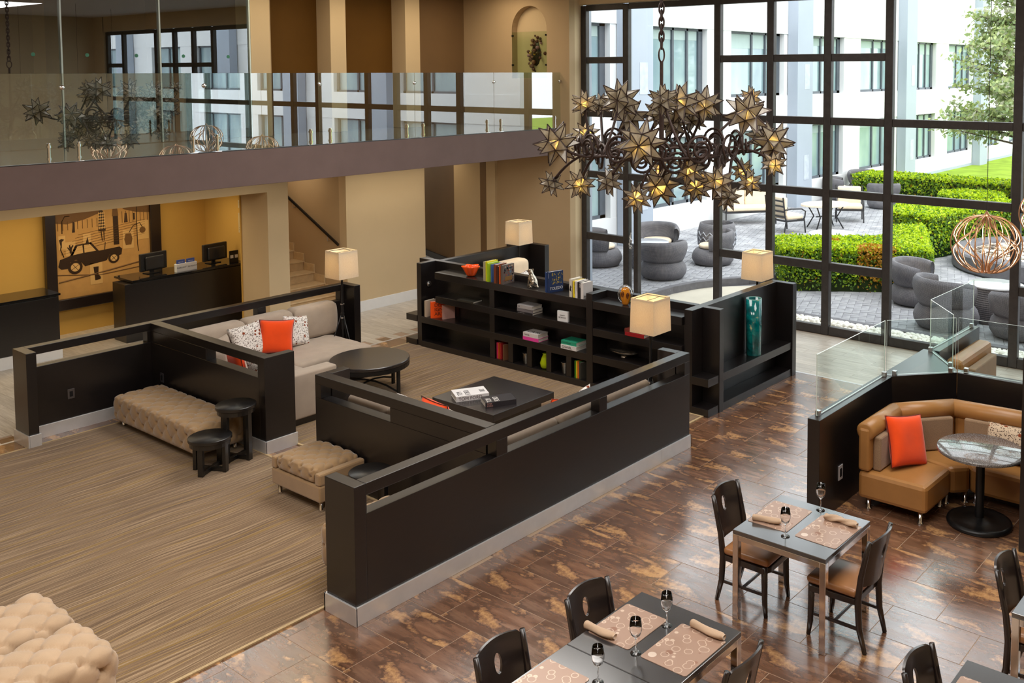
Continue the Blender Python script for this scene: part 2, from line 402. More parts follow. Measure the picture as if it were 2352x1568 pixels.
def text(parent, s, size, mat, loc, rot, name='lettering', align='LEFT', sx=1.0, depth=.0006):
    c = bpy.data.curves.new('txt', 'FONT'); c.body = s; c.size = size; c.extrude = depth; c.align_x = align; c.resolution_u = 3
    t = bpy.data.objects.new('txt', c); COL.objects.link(t)
    dg = bpy.context.evaluated_depsgraph_get(); dg.update()
    me = bpy.data.meshes.new_from_object(t.evaluated_get(dg)); COL.objects.unlink(t); bpy.data.objects.remove(t)
    me.materials.clear(); me.materials.append(mat)
    o = link(name, me, parent); o.location = loc; o.rotation_euler = rot; o.scale = (sx, 1, 1); return o
def kids(o): return list(o.children)
def slotted(mb, axis, a0, a1, b0, b1, z0, z1, slots):
    """wall panel along x or y from a0 to a1 with through openings (s0, s1, zlo, zhi)"""
    def bx(p, q, lo, hi):
        if q-p < 1e-4: return
        mb.box(p, q, b0, b1, lo, hi) if axis == 'x' else mb.box(b0, b1, p, q, lo, hi)
    if not slots: bx(a0, a1, z0, z1); return mb
    zl, zh = slots[0][2], slots[0][3]
    bx(a0, a1, z0, zl); bx(a0, a1, zh, z1); p = a0
    for s0, s1, _, _ in slots: bx(p, s0, zl, zh); p = s1
    bx(p, a1, zl, zh); return mb
# ------------------------------------------------------------------ structure: floor, walls, ceiling
fl = MB().box(-3, 15.9, -3, 22, -.30, -.0025)
floor = struct('floor', fl, M['grout'])
def in_view(x, y, z=0):
    d = V((x, y, z-4.7)); w = d.dot(fw)
    if w < .3: return False
    u = 2260.28*d.dot(r2)/w+1441.6; v = 2260.28*d.dot(d2)/w+313.27
    return -60 < u < 2412 and v < 1640
tile_me = mesh_of('tile', MB().box(-.2505, .2505, -.3775, .3775, -.02, 0), M['tile'])
rugs = [(-1, 6.62, 7.25, 13.32), (7.10, 11.0, 7.25, 13.28)]
nt = 0
for k in range(-8, 17):
    x0 = 5.02+.508*k; cx = x0+.254
    if x0+.5 > 13.66: continue
    ph = 6.33 if k % 2 else 5.95
    for n in range(-9, 11):
        cy = ph+.762*n+.381
        if cy > 13.7 or (cx > 11.3 and cy > 7.5): continue
        if cx > 10.9 and cy > 8: continue
        if any(a+.25 < cx < b-.25 and c+.38 < cy < d-.38 for a, b, c, d in rugs): continue
        if 5.3 < cx < 9.8 and 6.9 < cy < 7.3: continue
        if not any(in_view(cx+sx*.25, cy+sy*.38) for sx in (-1, 1) for sy in (-1, 1)): continue
        t = link('tile', tile_me, floor); t.location = (cx, cy, 0); nt += 1
plank_me = mesh_of('plank', MB().box(-.0985, .0985, -.5985, .5985, -.02, .001), M['plank'])
for i in range(11):
    for j in range(-1, 12):
        cx = 13.75+.2*i; cy = .2+1.2*j+(.6 if i % 2 else 0)+.2
        if cy > 13.2 or not any(in_view(cx, cy+s*.6) for s in (-1, 1)): continue
        p = link('plank', plank_me, floor); p.location = (cx, cy, 0)
for i in range(46):
    for j in range(2):
        cx = 4.3+.2*i; cy = 14.36+1.2*j+(.25 if i % 2 else 0)
        if cx > 7.6 and cx < 9.7: continue
        if not in_view(cx, cy): continue
        p = link('plank', plank_me, floor); p.location = (cx, cy, 0)
struct('floor_lobby', MB().box(-3, 17.5, 16.1, 21.9, -.01, .002), M['plank'])
struct('floor_lobby_edge', MB().box(-3, 13.55, 13.72, 13.76, -.01, .002).box(13.62, 13.65, -3, 13.4, -.01, .0015), M['alu'])
struct('ceiling', MB().box(-3, 16.2, -3, 22, 6.6, 6.9), M['ceil'])
struct('wall_left', MB().box(-3.2, -3, -3, 22, 0, 6.6), M['wall'])
struct('wall_front', MB().box(-3, 16, -3.2, -3, 0, 6.6), M['wall'])
struct('wall_window_end', MB().box(15.8, 16.0, -3, -2.25, 0, 6.6), M['wall'])
# stair wall plane y = 15.83
struct('wall_back', MB().box(11.60, 13.56, 15.83, 16.05, 0, 2.98).box(13.40, 13.56, 16.05, 21.8, 0, 2.98), M['wall'])
struct('baseboard_back', MB().box(11.60, 13.575, 15.812, 15.83, 0, .21), M['whitepaint'], bevel=.004)
struct('wall_pillar', MB().box(9.92, 10.34, 15.83, 16.7, 0, 2.98), M['wall'])
struct('wall_fascia', MB().box(-3, 9.92, 15.83, 16.05, 2.56, 2.98), M['wall'])
struct('wall_reception_side', MB().box(10.33, 10.36, 16.7, 21.5, 0, 2.98).box(9.9, 10.33, 16.69, 16.72, 0, 2.98), M['wallyellow'])
struct('wall_reception', MB().box(-3, 10.33, 18.70, 18.9, 0, 2.98), M['wallyellow'])
struct('wall_stair_side', MB().box(11.60, 11.62, 16.05, 21.5, 0, 2.98), M['walltan'])
struct('wall_stair_end', MB().box(10.3, 13.4, 21.4, 21.6, 0, 6.5), M['walltan'])
struct('wall_corridor', MB().prism([(15.45, 15.86), (15.45+.01, 15.87), (17.6, 22), (17.75, 22), (15.6, 15.8)], 0, 2.98), M['wallbrown'])
struct('baseboard_corridor', MB().prism([(15.42, 15.90), (15.46, 15.88), (17.6, 22), (17.56, 22)], 0, .15), M['wood'])
struct('wall_corridor_end', MB().box(13.4, 17.7, 21.8, 22, 0, 2.98), M['wallbrown'])
struct('trim_pilaster', MB().box(15.38, 15.46, 15.60, 15.88, 0, 2.98), M['wall'])
# balcony slab
struct('floor_balcony', MB().box(-3, 15.45, 13.66, 22, 2.98, 3.525), M['slab'], bevel=.006)
struct('floor_upper', MB().box(-3, 15.45, 13.70, 22, 3.525, 3.53), simple('grey_upper_floor', S(120, 112, 104), .2, 0, .5, .06, 4))
# niche wall x = 15.45, lower wall and jamb
def niche_wall():
    m = MB(); X0, X1 = 15.45, 15.62; ya, yb = 14.09, 15.11; yc = (ya+yb)/2; rr = (yb-ya)/2; zs = 5.60; zb = 4.56
    m.box(X0, X1, 13.46, ya, 0, 6.6); m.box(X0, X1, yb, 16.70, 3.53, 6.6); m.box(X0, X1, yb, 15.86, 0, 3.53); m.box(X0, X1, ya, yb, 0, zb)
    n = 20; top = 6.6
    for i in range(n):
        a, b = pi*i/n, pi*(i+1)/n
        y0, z0, y1, z1 = yc+rr*cos(a), zs+rr*sin(a), yc+rr*cos(b), zs+rr*sin(b)
        m.add([(X0, y0, z0), (X0, y1, z1), (X0, y1, top), (X0, y0, top)], [(0, 1, 2, 3)])
        m.add([(X0, y0, z0), (X0, y1, z1), (16.0, y1, z1), (16.0, y0, z0)], [(3, 2, 1, 0)])
        m.add([(16.0, y0, z0), (16.0, y1, z1), (16.0, yc, zs)], [(0, 1, 2)])
    m.box(X1, 16.0, ya-.05, ya, zb, zs); m.box(X1, 16.0, yb, yb+.05, zb, zs); m.box(16.0, 16.05, ya, yb, zb, zs); m.box(X1, 16.0, ya, yb, zb-.04, zb)
    return m
struct('wall_niche', niche_wall(), M['walltan'])
struct('wall_window_jamb', MB().prism([(15.62, 13.46), (15.95, 13.505), (15.95, 17.2), (15.62, 17.2)], 0, 6.6), M['wall'])
struct('wall_above_window', MB().box(15.80, 16.0, -2.3, 13.5, 6.10, 6.6), M['wall'])
# upper hall behind the balustrade
s_ = 16.3/16.7
def ux(x): return x*s_
yu = 16.3
struct('wall_upper', MB().box(ux(14.24), 15.62, 16.62, 16.8, 3.53, 6.6), M['wallbrown'])
struct('wall_upper_panel', MB().box(ux(10.6), ux(14.3), 16.74, 16.9, 3.53, 6.6), M['walldark'])
cm = MB()
for a, b in ((10.21, 10.61), (11.95, 12.32), (13.84, 14.24)): cm.box(ux(a), ux(b), yu, 16.78, 3.53, 6.6)
cols = []
for i, (a, b) in enumerate(((10.21, 10.61), (11.95, 12.32), (13.84, 14.24))):
    struct('trim_column', MB().box(ux(a), ux(b), yu, 16.78, 3.53, 6.6), M['wall'], bevel=.006)
struct('trim_column_side', MB().box(ux(10.61), ux(10.82), 16.60, 16.76, 3.53, 6.6), M['walltan'])
struct('wall_upper_left', MB().box(-3, 10.1, 20.2, 20.4, 3.53, 6.6), simple('dark_hall_wall', S(88, 74, 60), .8, 0, .2))
struct('wall_upper_left_return', MB().box(7.4, 7.6, 19.0, 20.2, 3.53, 6.6).box(10.0, 10.2, 16.78, 20.2, 3.53, 6.6), M['wallbrown'])
# ------------------------------------------------------------------ stairs
stair = struct('floor_stairs', MB().box(10.36, 11.60, 21.0, 21.4, 0, .02), M['stone'])
for n in range(1, 12):
    y0 = 15.85+.345*(n-1); z = .18*n
    obj('riser', MB().box(10.36, 11.60, y0+.02, y0+.06, z-.18, z-.03), M['stone'], stair)
    obj('tread', MB().box(10.36, 11.60, y0-.01, y0+.37, z-.03, z), M['stone'], stair, bevel=.008)
    obj('skirting', MB().box(11.575, 11.60, y0, y0+.36, z, z+.15), M['stone'], stair, bevel=.004)
hr = thing('handrail', 'dark metal handrail climbing the wall beside the stone stairs', 'handrail', (11.53, 16.1, 0))
obj('rail', MB().bar((11.53, 16.0, 1.36), (11.53, 19.2, 2.92), .035, .05), M['black'], hr, world=True, bevel=.008)
for yy in (16.35, 17.5, 18.6):
    z = 1.36+(yy-16.0)*1.56/3.2; obj('bracket', MB().tube([(11.60, yy, z-.13), (11.53, yy, z-.13), (11.53, yy, z-.04)], .009, 6).cyl((11.59, yy, z-.16), .001, .001, 4), M['steel'], hr, world=True)
# ------------------------------------------------------------------ window wall
wn = bpy.data.objects.new('window_1', None); COL.objects.link(wn); wn.location = (15.9, 5.6, 0); wn['kind'] = 'structure'
VY = [13.43, 12.31, 10.11, 8.965, 7.82, 6.685, 4.56, 3.42, 2.28, 1.14, -1.06, -2.18]
LV = {'A': (4.875, 5.01), 'B': (3.76, 3.895), 'C': (2.48, 2.62), 'D': (1.16, 1.31)}
BAY = ['ABCD', 'BC', 'ABCD', 'ABCD', 'ABCD', 'BC', 'ABCD', 'ABCD', 'ABCD', 'BC', 'ABCD']
X0, X1 = 15.86, 15.98
for y in VY: obj('mullion', MB().box(X0, X1, y-.072, y+.072, 0, 6.08), M['framebrown'], wn, world=True, bevel=.012)
for i, b in enumerate(BAY):
    ya, yb = VY[i+1]+.072, VY[i]-.072
    zs = [(.0, .16)]+sorted(LV[k] for k in b)+[(5.97, 6.09)]
    if i == 1: zs[0] = (0, .05)
    for z0, z1 in zs: obj('transom', MB().box(X0+.008, X1, ya, yb, z0, z1), M['framebrown'], wn, world=True, bevel=.010)
    for (a, b2), (c, d) in zip(zs, zs[1:]): obj('pane', MB().box(15.945, 15.951, ya-.01, yb+.01, b2-.005, c+.005), M['pane'], wn, world=True)
obj('door_stile', MB().box(15.85, 15.97, 11.99, 12.10, 0, 2.48), M['framebrown'], wn, world=True, bevel=.008)
hd = [(15.80, 12.14+.05*sin(i*.5)*(1-i/34), 1.15+.012*i-.0) for i in range(24)]
hd += [(15.80, 12.13+.045*cos(i*.45)*(1-i/22), 1.13+.05*sin(-i*.45)*(1-i/22)) for i in range(18)]
obj('door_scroll', MB().tube(hd, .009, 6), M['steel'], wn, world=True, smooth=True)
# ------------------------------------------------------------------ balcony balustrade
bal = thing('glass_balustrade', 'frameless reflective glass balustrade along the upper balcony edge', 'balustrade', (9.5, 13.66, 3.525))
JX = [1.75, 3.71, 5.66, 7.61, 9.58, 11.54, 13.50, 15.44]
for a, b in zip(JX, JX[1:]): obj('glass_pane', MB().box(a+.004, b-.004, 13.70, 13.715, 3.53, 4.69), [M['rail_glass']], bal, world=True)
for j in JX[1:]:
    obj('top_clamp', MB().lathe([(.001, 0), (.03, .002), (.034, .012), (.034, .02), (.03, .03), (.001, .032)], 16).xf(MX.Translation((min(j, 15.42), 13.715, 4.51)) @ MX.Rotation(RD(90), 4, 'X')), M['chrome'], bal, world=True, smooth=True)
    for sx in (-.19, .18):
        if j+sx > 15.44: continue
        sp = obj('spigot', MB().cyl((j+sx, 13.685, 3.53), .016, .26, 12).box(j+sx-.055, j+sx+.055, 13.665, 13.705, 3.525, 3.54), M['chrome'], bal, world=True, bevel=.003)
        [obj('spigot_clamp', MB().cyl((j+sx, 13.685, zc), .026, .03, 12), M['chrome'], sp, world=True) for zc in (3.57, 3.73)]
obj('edge_trim', MB().box(1.75, 15.44, 13.66, 13.74, 3.525, 3.535), M['wood'], bal, world=True)
tg = thing('glass_partition', 'tall tinted glass partition of the upper hall behind the balustrade', 'glass wall', (7, yu, 3.53))
GX = [3.0, 5.15, 6.74, 8.29, 9.93]
for a, b in zip(GX, GX[1:]):
    obj('glass_pane', MB().box(a+.006, b-.006, yu, yu+.015, 3.54, 6.6), M['tall_glass'], tg, world=True)
    obj('joint', MB().box(b-.012, b+.012, yu-.03, yu+.05, 3.54, 6.6), M['glass_edge'], tg, world=True)
    for q in (.25, .75):
        obj('safety_dot', MB().lathe([(.001, 0), (.03, .001), (.001, .002)], 14).xf(MX.Translation((a+(b-a)*q, yu-.001, 4.98)) @ MX.Rotation(RD(90), 4, 'X')), flat(70, 140, 110), tg, world=True)
# niche glass + bouquet
ng = thing('niche_glass', 'low glass pane closing the arched wall niche', 'glass pane', (15.47, 14.6, 4.56))
obj('pane', MB().box(15.455, 15.465, 14.06, 15.13, 4.57, 5.56), thinglass('niche_glass', (.86, .92, .84, 1), 1.5), ng, world=True)
for yy in (14.11, 15.09):
    for zz in (4.85, 5.48): obj('clip', MB().box(15.43, 15.48, yy-.012, yy+.012, zz-.02, zz+.02), M['black'], ng, world=True)
bq = thing('flower_arrangement', 'dark dried flower bouquet with pink ribbon inside the arched niche', 'flowers', (15.76, 14.55, 4.56)); bq.scale = (1.25, 1.25, 1.12)
obj('vase', MB().lathe([(.05, 0), (.10, .03), (.12, .10), (.07, .16)], 16), flat(190, 90, 96), bq, smooth=True)
rn = random.Random(5); cols_ = [flat(104, 62, 56), flat(136, 88, 66), flat(84, 66, 48), flat(206, 160, 70), flat(176, 130, 146)]
fm = MB()
for i in range(170):
    a = rn.uniform(0, 2*pi); h = rn.uniform(.14, .86); rr = .24*sin(pi*min(1, (h-.05)/.9))**.7*sqrt(rn.random())
    fm.cur = rn.choice([0, 0, 0, 1, 1, 2, 2, 3, 4]); fm.ball((rr*cos(a), rr*sin(a), h), rn.uniform(.02, .042), 4)
obj('flowers', fm, cols_, bq, smooth=True, kind='stuff')
obj('leaves', MB().lathe([(.02, .1), (.12, .25), (.17, .45), (.13, .7), (.02, .84)], 12), flat(40, 36, 26), bq, smooth=True)
# rugs
for nm, lab, (a, b, c, d) in (('area_rug', 'large brown striped carpet with gold wavy lines in the left lounge', rugs[0]), ('area_rug', 'brown striped carpet in front of the dark bookshelf under the coffee tables', rugs[1])):
    rg = thing(nm, lab, 'carpet', ((a+b)/2, (c+d)/2, 0))
    obj('pile', MB().box(a, b, c, d, .001, .012), M['carpet'], rg, world=True)
    obj('binding', MB().box(a, b, c-.03, c, .001, .016).box(a, b, d, d+.03, .001, .016).box(b, b+.03, c-.03, d+.03, .001, .016).box(a-.03, a, c-.03, d+.03, .001, .016), M['carpetback'], rg, world=True)
r3 = thing('area_rug', 'striped carpet of the far seating corner behind the bookshelf', 'carpet', (12.5, 10.5, 0))
obj('pile', MB().box(11.5, 13.45, 7.7, 13.0, .001, .012), M['carpet'], r3, world=True)
# ------------------------------------------------------------------ low dark dividers
W = M['wood']; AL = M['alu']
SL = (.94, 1.10)
fp = thing('room_divider', 'long low dark wood divider with three slots beside the dining floor', 'divider', (7.5, 6.85, 0))
obj('panel', slotted(MB(), 'x', 5.10, 10.02, 6.77, 6.90, 0, 1.205, [(5.11, 6.66, *SL), (6.81, 8.25, *SL), (8.38, 9.91, *SL)]), W, fp, world=True, bevel=.004)
obj('end_return', MB().box(4.98, 5.10, 6.77, 7.18, 0, 1.205), W, fp, world=True, bevel=.004)
obj('end_return', MB().box(9.90, 10.02, 6.905, 7.18, 0, 1.205), W, fp, world=True, bevel=.004)
for a, b in ((4.965, 9.40), (9.402, 10.035)): obj('baseboard', MB().box(a, b, 6.752, 6.77, 0, .165), AL, fp, world=True, bevel=.003)
obj('baseboard', MB().box(4.962, 4.98, 6.752, 7.20, 0, .165), AL, fp, world=True, bevel=.003)
obj('baseboard', MB().box(4.962, 5.10, 7.18, 7.20, 0, .165), AL, fp, world=True, bevel=.003)
obj('baseboard', MB().box(10.02, 10.035, 6.752, 7.20, 0, .165), AL, fp, world=True, bevel=.003)
mp = thing('room_divider', 'short dark divider with one slot behind the square tufted ottoman', 'divider', (6.72, 8.4, 0))
obj('panel', slotted(MB(), 'y', 6.91, 9.73, 6.65, 6.79, 0, 1.205, [(8.38, 9.62, *SL)]), W, mp, world=True, bevel=.004)
obj('end_return', MB().box(6.795, 7.05, 9.61, 9.73, 0, 1.205), W, mp, world=True, bevel=.004)
obj('baseboard', MB().box(6.64, 7.06, 9.731, 9.745, 0, .165), AL, mp, world=True, bevel=.003)
lp = thing('room_divider', 'long dark divider with slots and outlets behind the tufted bench and sofa', 'divider', (7.4, 13.6, 0))
obj('panel', slotted(MB(), 'x', 5.07, 9.87, 13.58, 13.71, 0, 1.205, [(5.09, 6.60, *SL), (6.84, 8.30, *SL), (8.44, 9.80, *SL)]), W, lp, world=True, bevel=.004)
obj('end_return', MB().box(4.95, 5.07, 13.30, 13.71, 0, 1.205), W, lp, world=True, bevel=.004)
obj('end_return', MB().box(9.87, 9.99, 13.30, 13.71, 0, 1.205), W, lp, world=True, bevel=.004)
obj('leg_panel', slotted(MB(), 'y', 10.89, 13.575, 6.65, 6.79, 0, 1.205, [(10.92, 12.12, *SL)]), W, lp, world=True, bevel=.004)
obj('end_return', MB().box(6.65, 7.07, 10.77, 10.89, 0, 1.205), W, lp, world=True, bevel=.004)
obj('baseboard', MB().box(6.635, 7.085, 10.752, 10.77, 0, .165), AL, lp, world=True, bevel=.003)
obj('baseboard', MB().box(6.632, 6.65, 10.752, 13.56, 0, .165), AL, lp, world=True, bevel=.003)
obj('baseboard', MB().box(5.09, 6.63, 13.562, 13.58, 0, .165), AL, lp, world=True, bevel=.003)
obj('baseboard', MB().box(4.932, 4.95, 13.28, 13.73, 0, .165).box(4.951, 5.088, 13.28, 13.298, 0, .165).box(5.07, 5.088, 13.299, 13.56, 0, .165), AL, lp, world=True, bevel=.003)
def outlet(parent, mbx, scr, m):
    o = obj('outlet', mbx, m, parent, world=True, bevel=.003); obj('socket', scr, M['black'], o, world=True)
outlet(lp, MB().box(5.53, 5.62, 13.572, 13.58, .42, .55), MB().box(5.555, 5.595, 13.570, 13.573, .45, .52), simple('dull_outlet_plate', S(70, 64, 62), .4))
outlet(lp, MB().box(6.642, 6.65, 13.25, 13.34, .42, .55), MB().box(6.640, 6.643, 13.275, 13.315, .45, .52), flat(52, 50, 54))
# ------------------------------------------------------------------ bookshelf
bs = thing('bookshelf', 'long dark open bookshelf with books and ornaments facing the coffee tables', 'bookshelf', (11.2, 10.2, 0))
def sh(nm, *b): return obj(nm, MB().box(*b), W, bs, world=True, bevel=.004)
sh('back_panel', 11.33, 11.44, 7.56, 13.39, 0, 1.44)
sh('side_panel', 11.0, 11.329, 12.97, 13.08, 0, 1.44)
sh('base', 10.98, 11.329, 7.56, 12.969, 0, .11); sh('base', 10.98, 11.329, 13.081, 13.36, 0, .11)
sh('shelf', 10.99, 11.329, 7.56, 12.969, .42, .53); sh('shelf', 10.99, 11.329, 13.081, 13.36, .42, .53)
sh('shelf', 10.99, 11.329, 9.27, 12.60, .82, .93); sh('shelf', 10.99, 11.329, 7.56, 9.149, .82, .93)
sh('shelf', 10.99, 11.329, 9.27, 12.61, 1.22, 1.335); sh('shelf', 10.99, 11.329, 7.56, 9.149, 1.22, 1.335)
for z0, z1 in ((.11, .42), (.53, .82), (.93, 1.22)): sh('upright', 10.995, 11.329, 11.20, 11.31, z0, z1)
sh('upright', 10.985, 11.329, 9.15, 9.269, .11, 1.44)
for i in range(4): c = 9.27+(i+1)*.306+i*.101; sh('upright', 10.995, 11.329, c, c+.10, .11, .42)
ob = obj('speaker_grille', MB().lathe([(.001, 0), (.04, .004), (.045, .012), (.05, .014)], 20).xf(MX.Translation((11.17, 12.97, 1.06)) @ MX.Rotation(RD(90), 4, 'X')), M['steel'], bs, world=True, smooth=True)
wg = thing('bookshelf', 'dark shelf wing holding the tall teal glass vase', 'bookshelf', (12.3, 7.35, 0))
def shw(nm, *b): return obj(nm, MB().box(*b), W, wg, world=True, bevel=.004)
shw('back_panel', 11.04, 13.38, 7.42, 7.55, 0, 1.44); shw('upright', 11.30, 11.41, 7.14, 7.419, 0, 1.44); shw('upright', 13.381, 13.50, 7.13, 7.55, 0, 1.44)
shw('shelf', 11.411, 13.38, 7.15, 7.419, .42, .53); shw('base', 11.411, 13.38, 7.15, 7.419, 0, .11)
shw('shelf', 11.03, 11.299, 7.15, 7.419, .42, .53); shw('base', 11.03, 11.299, 7.15, 7.419, 0, .11)
rd = thing('room_divider', 'dark divider wrapping the far seating corner behind the bookshelf', 'divider', (12.6, 13.2, 0))
obj('panel', MB().box(11.45, 13.95, 13.10, 13.22, 0, 1.38), W, rd, world=True, bevel=.004)
obj('end_return', MB().box(13.83, 13.95, 12.70, 13.099, 0, 1.38), W, rd, world=True, bevel=.004)
obj('end_return', MB().box(13.6, 13.95, 13.25, 13.50, 0, 1.46), W, rd, world=True, bevel=.004)
# ------------------------------------------------------------------ booth divider with glass screen
bd = thing('booth_divider', 'dark banquette divider carrying a clear glass screen beside the dining tables', 'divider', (11.2, 4.4, 0))
TT = 1.09
obj('panel', MB().box(9.11, 10.98, 4.53, 4.67, 0, TT), W, bd, world=True, bevel=.004)
obj('wedge_top', MB().prism([(10.985, 4.53), (10.985, 4.67), (12.35, 4.67), (12.35, 4.53), (11.73, 4.02), (11.60, 3.97)], 0, TT), W, bd, world=True, bevel=.004)
obj('panel', MB().prism([(11.60, 3.965), (11.74, 4.01), (11.80, 2.2), (11.66, 2.2)], 0, TT), W, bd, world=True, bevel=.004)
obj('panel', MB().box(12.355, 13.93, 4.46, 4.60, 0, TT), W, bd, world=True, bevel=.004)
def gpane(p, q, z0, z1, off=.006):
    p = V((p[0], p[1], 0)); q = V((q[0], q[1], 0)); t = (q-p).normalized(); n = V((-t.y, t.x, 0))*off; m = MB(); z = V((0, 0, 1))
    vs = [p-n+z*z0, q-n+z*z0, q+n+z*z0, p+n+z*z0, p-n+z*z1, q-n+z*z1, q+n+z*z1, p+n+z*z1]
    m.add(vs, [(0, 1, 5, 4), (2, 3, 7, 6)]); m.cur = 1; m.add(vs, [(0, 3, 2, 1), (4, 5, 6, 7), (1, 2, 6, 5), (3, 0, 4, 7)]); return m
for p, q in (((9.20, 4.615), (10.96, 4.615)), ((10.98, 4.60), (11.60, 3.99)), ((11.625, 3.97), (11.74, 2.2)), ((12.33, 4.575), (11.73, 4.07)), ((12.35, 4.58), (13.86, 4.53))):
    obj('glass_pane', gpane(p, q, TT+.01, 1.755), [M['booth_glass'], M['glass_edge']], bd, world=True)
for x, y in ((9.24, 4.615), (10.92, 4.60), (11.04, 4.52), (11.56, 4.03), (11.66, 3.88), (12.28, 4.55), (11.78, 4.11), (13.80, 4.53)):
    obj('glass_clamp', MB().box(x-.025, x+.025, y-.025, y+.025, TT, TT+.06), M['steel'], bd, world=True, bevel=.004)
outlet(bd, MB().box(9.56, 9.66, 4.522, 4.53, .30, .46), MB().box(9.588, 9.632, 4.519, 4.523, .335, .425), flat(168, 166, 170))
b2 = thing('booth_divider', 'dark divider end at the right edge of the booth', 'divider', (10.3, 2.65, 0))
obj('panel', MB().box(9.75, 11.6, 2.42, 2.70, 0, 1.93), W, b2, world=True, bevel=.004)
# ------------------------------------------------------------------ soft shapes
def weld(mb, eps=1e5):
    mp, vs, idx = {}, [], []
    for p in mb.v:
        k = tuple(round(c*eps) for c in p)
        if k not in mp: mp[k] = len(vs); vs.append(p)
        idx.append(mp[k])
    fs, ms = [], []
    for f, m in zip(mb.f, mb.m):
        g = []
        for i in f:
            j = idx[i]
            if not g or g[-1] != j: g.append(j)
        if len(g) > 1 and g[0] == g[-1]: g.pop()
        if len(set(g)) > 2: fs.append(tuple(g)); ms.append(m)
    mb.v, mb.f, mb.m = vs, fs, ms; return mb
def soft(hx, hy, hz, r, step=.06, disp=None, c=(0, 0, 0)):
    """rounded box of half sizes hx,hy,hz about c, displaced by disp(point, normal)"""
    def ax(h):
        a = [-h, -h+r*.25, -h+r*.6, -h+r]; n = max(1, int((2*h-2*r)/step)); a += [-h+r+(2*h-2*r)*i/n for i in range(1, n)]
        return a+[h-r, h-r*.6, h-r*.25, h]
    X, Y, Z = ax(hx), ax(hy), ax(hz); mb = MB()
    def pt(x, y, z):
        q = V((max(-hx+r, min(hx-r, x)), max(-hy+r, min(hy-r, y)), max(-hz+r, min(hz-r, z)))); d = V((x, y, z))-q
        n = d.normalized() if d.length > 1e-9 else V((0, 0, 1)); p = q+n*r
        if disp: p = p+n*disp(p, n)
        return (p.x+c[0], p.y+c[1], p.z+c[2])
    def face(A, B, f, flip):
        w = len(B); vs = [pt(*f(a, b)) for a in A for b in B]
        fs = [(i*w+j, (i+1)*w+j, (i+1)*w+j+1, i*w+j+1) for i in range(len(A)-1) for j in range(w-1)]
        mb.add(vs, [g[::-1] for g in fs] if flip else fs)
    face(X, Y, lambda a, b: (a, b, hz), False); face(X, Y, lambda a, b: (a, b, -hz), True)
    face(Y, Z, lambda a, b: (hx, a, b), False); face(Y, Z, lambda a, b: (-hx, a, b), True)
    face(X, Z, lambda a, b: (a, -hy, b), False); face(X, Z, lambda a, b: (a, hy, b), True)
    return weld(mb)
def crown(hx, hy, a):
    return lambda p, n: a*max(0, 1-(p.x/hx)**2)*max(0, 1-(p.y/hy)**2) if n.z > .3 else 0
def tuft(hx, hy, hz, s, depth, sides=True):
    def f(p, n):
        def cell(u, v):
            a = abs(sin(pi*(u+v)/s)); b = abs(sin(pi*(u-v)/s)); m = min(a, b)
            bu = (sin(pi*(u+v)/s)**2+sin(pi*(u-v)/s)**2)
            return -depth*(.45*math.exp(-m*7)+1.25*math.exp(-bu*9))+depth*.35*a*b
        if n.z > .55: return cell(p.x, p.y)
        if not sides: return 0
        if abs(n.z) <= .55: return cell(p.x if abs(n.y) > abs(n.x) else p.y, p.z-hz)*.8
        return 0
    return f
def tufted(name, label, cat, loc, rz, hx, hy, z0, z1, mat, s=.2, depth=.022, r=.07, legs=True, group=None, step=.017, sides=True):
    t = thing(name, label, cat, loc, rz, group); hz = (z1-z0)/2
    obj('cushion', soft(hx, hy, hz, r, step, tuft(hx, hy, hz, s, depth, sides), (0, 0, (z0+z1)/2)), mat, t, smooth=True)
    if legs:
        for sx in (-1, 1):
            for sy in (-1, 1): obj('leg', MB().lathe([(.02, 0), (.026, .006), (.02, .02), (.024, z0+.02)], 12, (sx*(hx-.1), sy*(hy-.1), .002)), M['chrome'], t, smooth=True)
    return t
def pillow_mesh(w, h, t, seed=0, n=18):
    rn = random.Random(seed); ph = [rn.uniform(0, 6.28) for _ in range(4)]; mb = MB()
    def sf(sg):
        def fn(a, b):
            u, v = 2*a-1, 2*b-1
            x = w/2*u*(1-.09*(1-v*v)); z = h/2*v*(1-.07*(1-u*u))
            k = max(0, (1-u**4)*(1-v**4))**.55*(1+.06*sin(4*u+ph[0])*sin(3*v+ph[1]))
            return (x, sg*t/2*k, z+h/2)
        return fn
    mb.grid(sf(-1), n, n); mb.grid(sf(1), n, n, True); return weld(mb)
def pillow(label, mat, loc, rz, tilt, w=.48, h=.48, t=.17, seed=0, piping=None, roll=0, group=None):
    o = obj('throw_pillow', pillow_mesh(w, h, t, seed), mat, smooth=True); o.location = loc
    o.rotation_euler = (MX.Rotation(rz, 3, 'Z') @ MX.Rotation(tilt, 3, 'X') @ MX.Rotation(roll, 3, 'Y')).to_euler()
    tag(o, label, 'pillow', group)
    if piping:
        pts = []
        for k in range(48):
            q = k/12; sd = int(q); f = 2*(q-sd)-1
            u, v = [(f, -1), (1, f), (-f, 1), (-1, -f)][sd]; pts.append((w/2*u*(1-.09*(1-v*v)), 0, h/2*v*(1-.07*(1-u*u))+h/2))
        obj('piping', MB().tube(pts, .006, 5, True), piping, o, smooth=True)
    return o
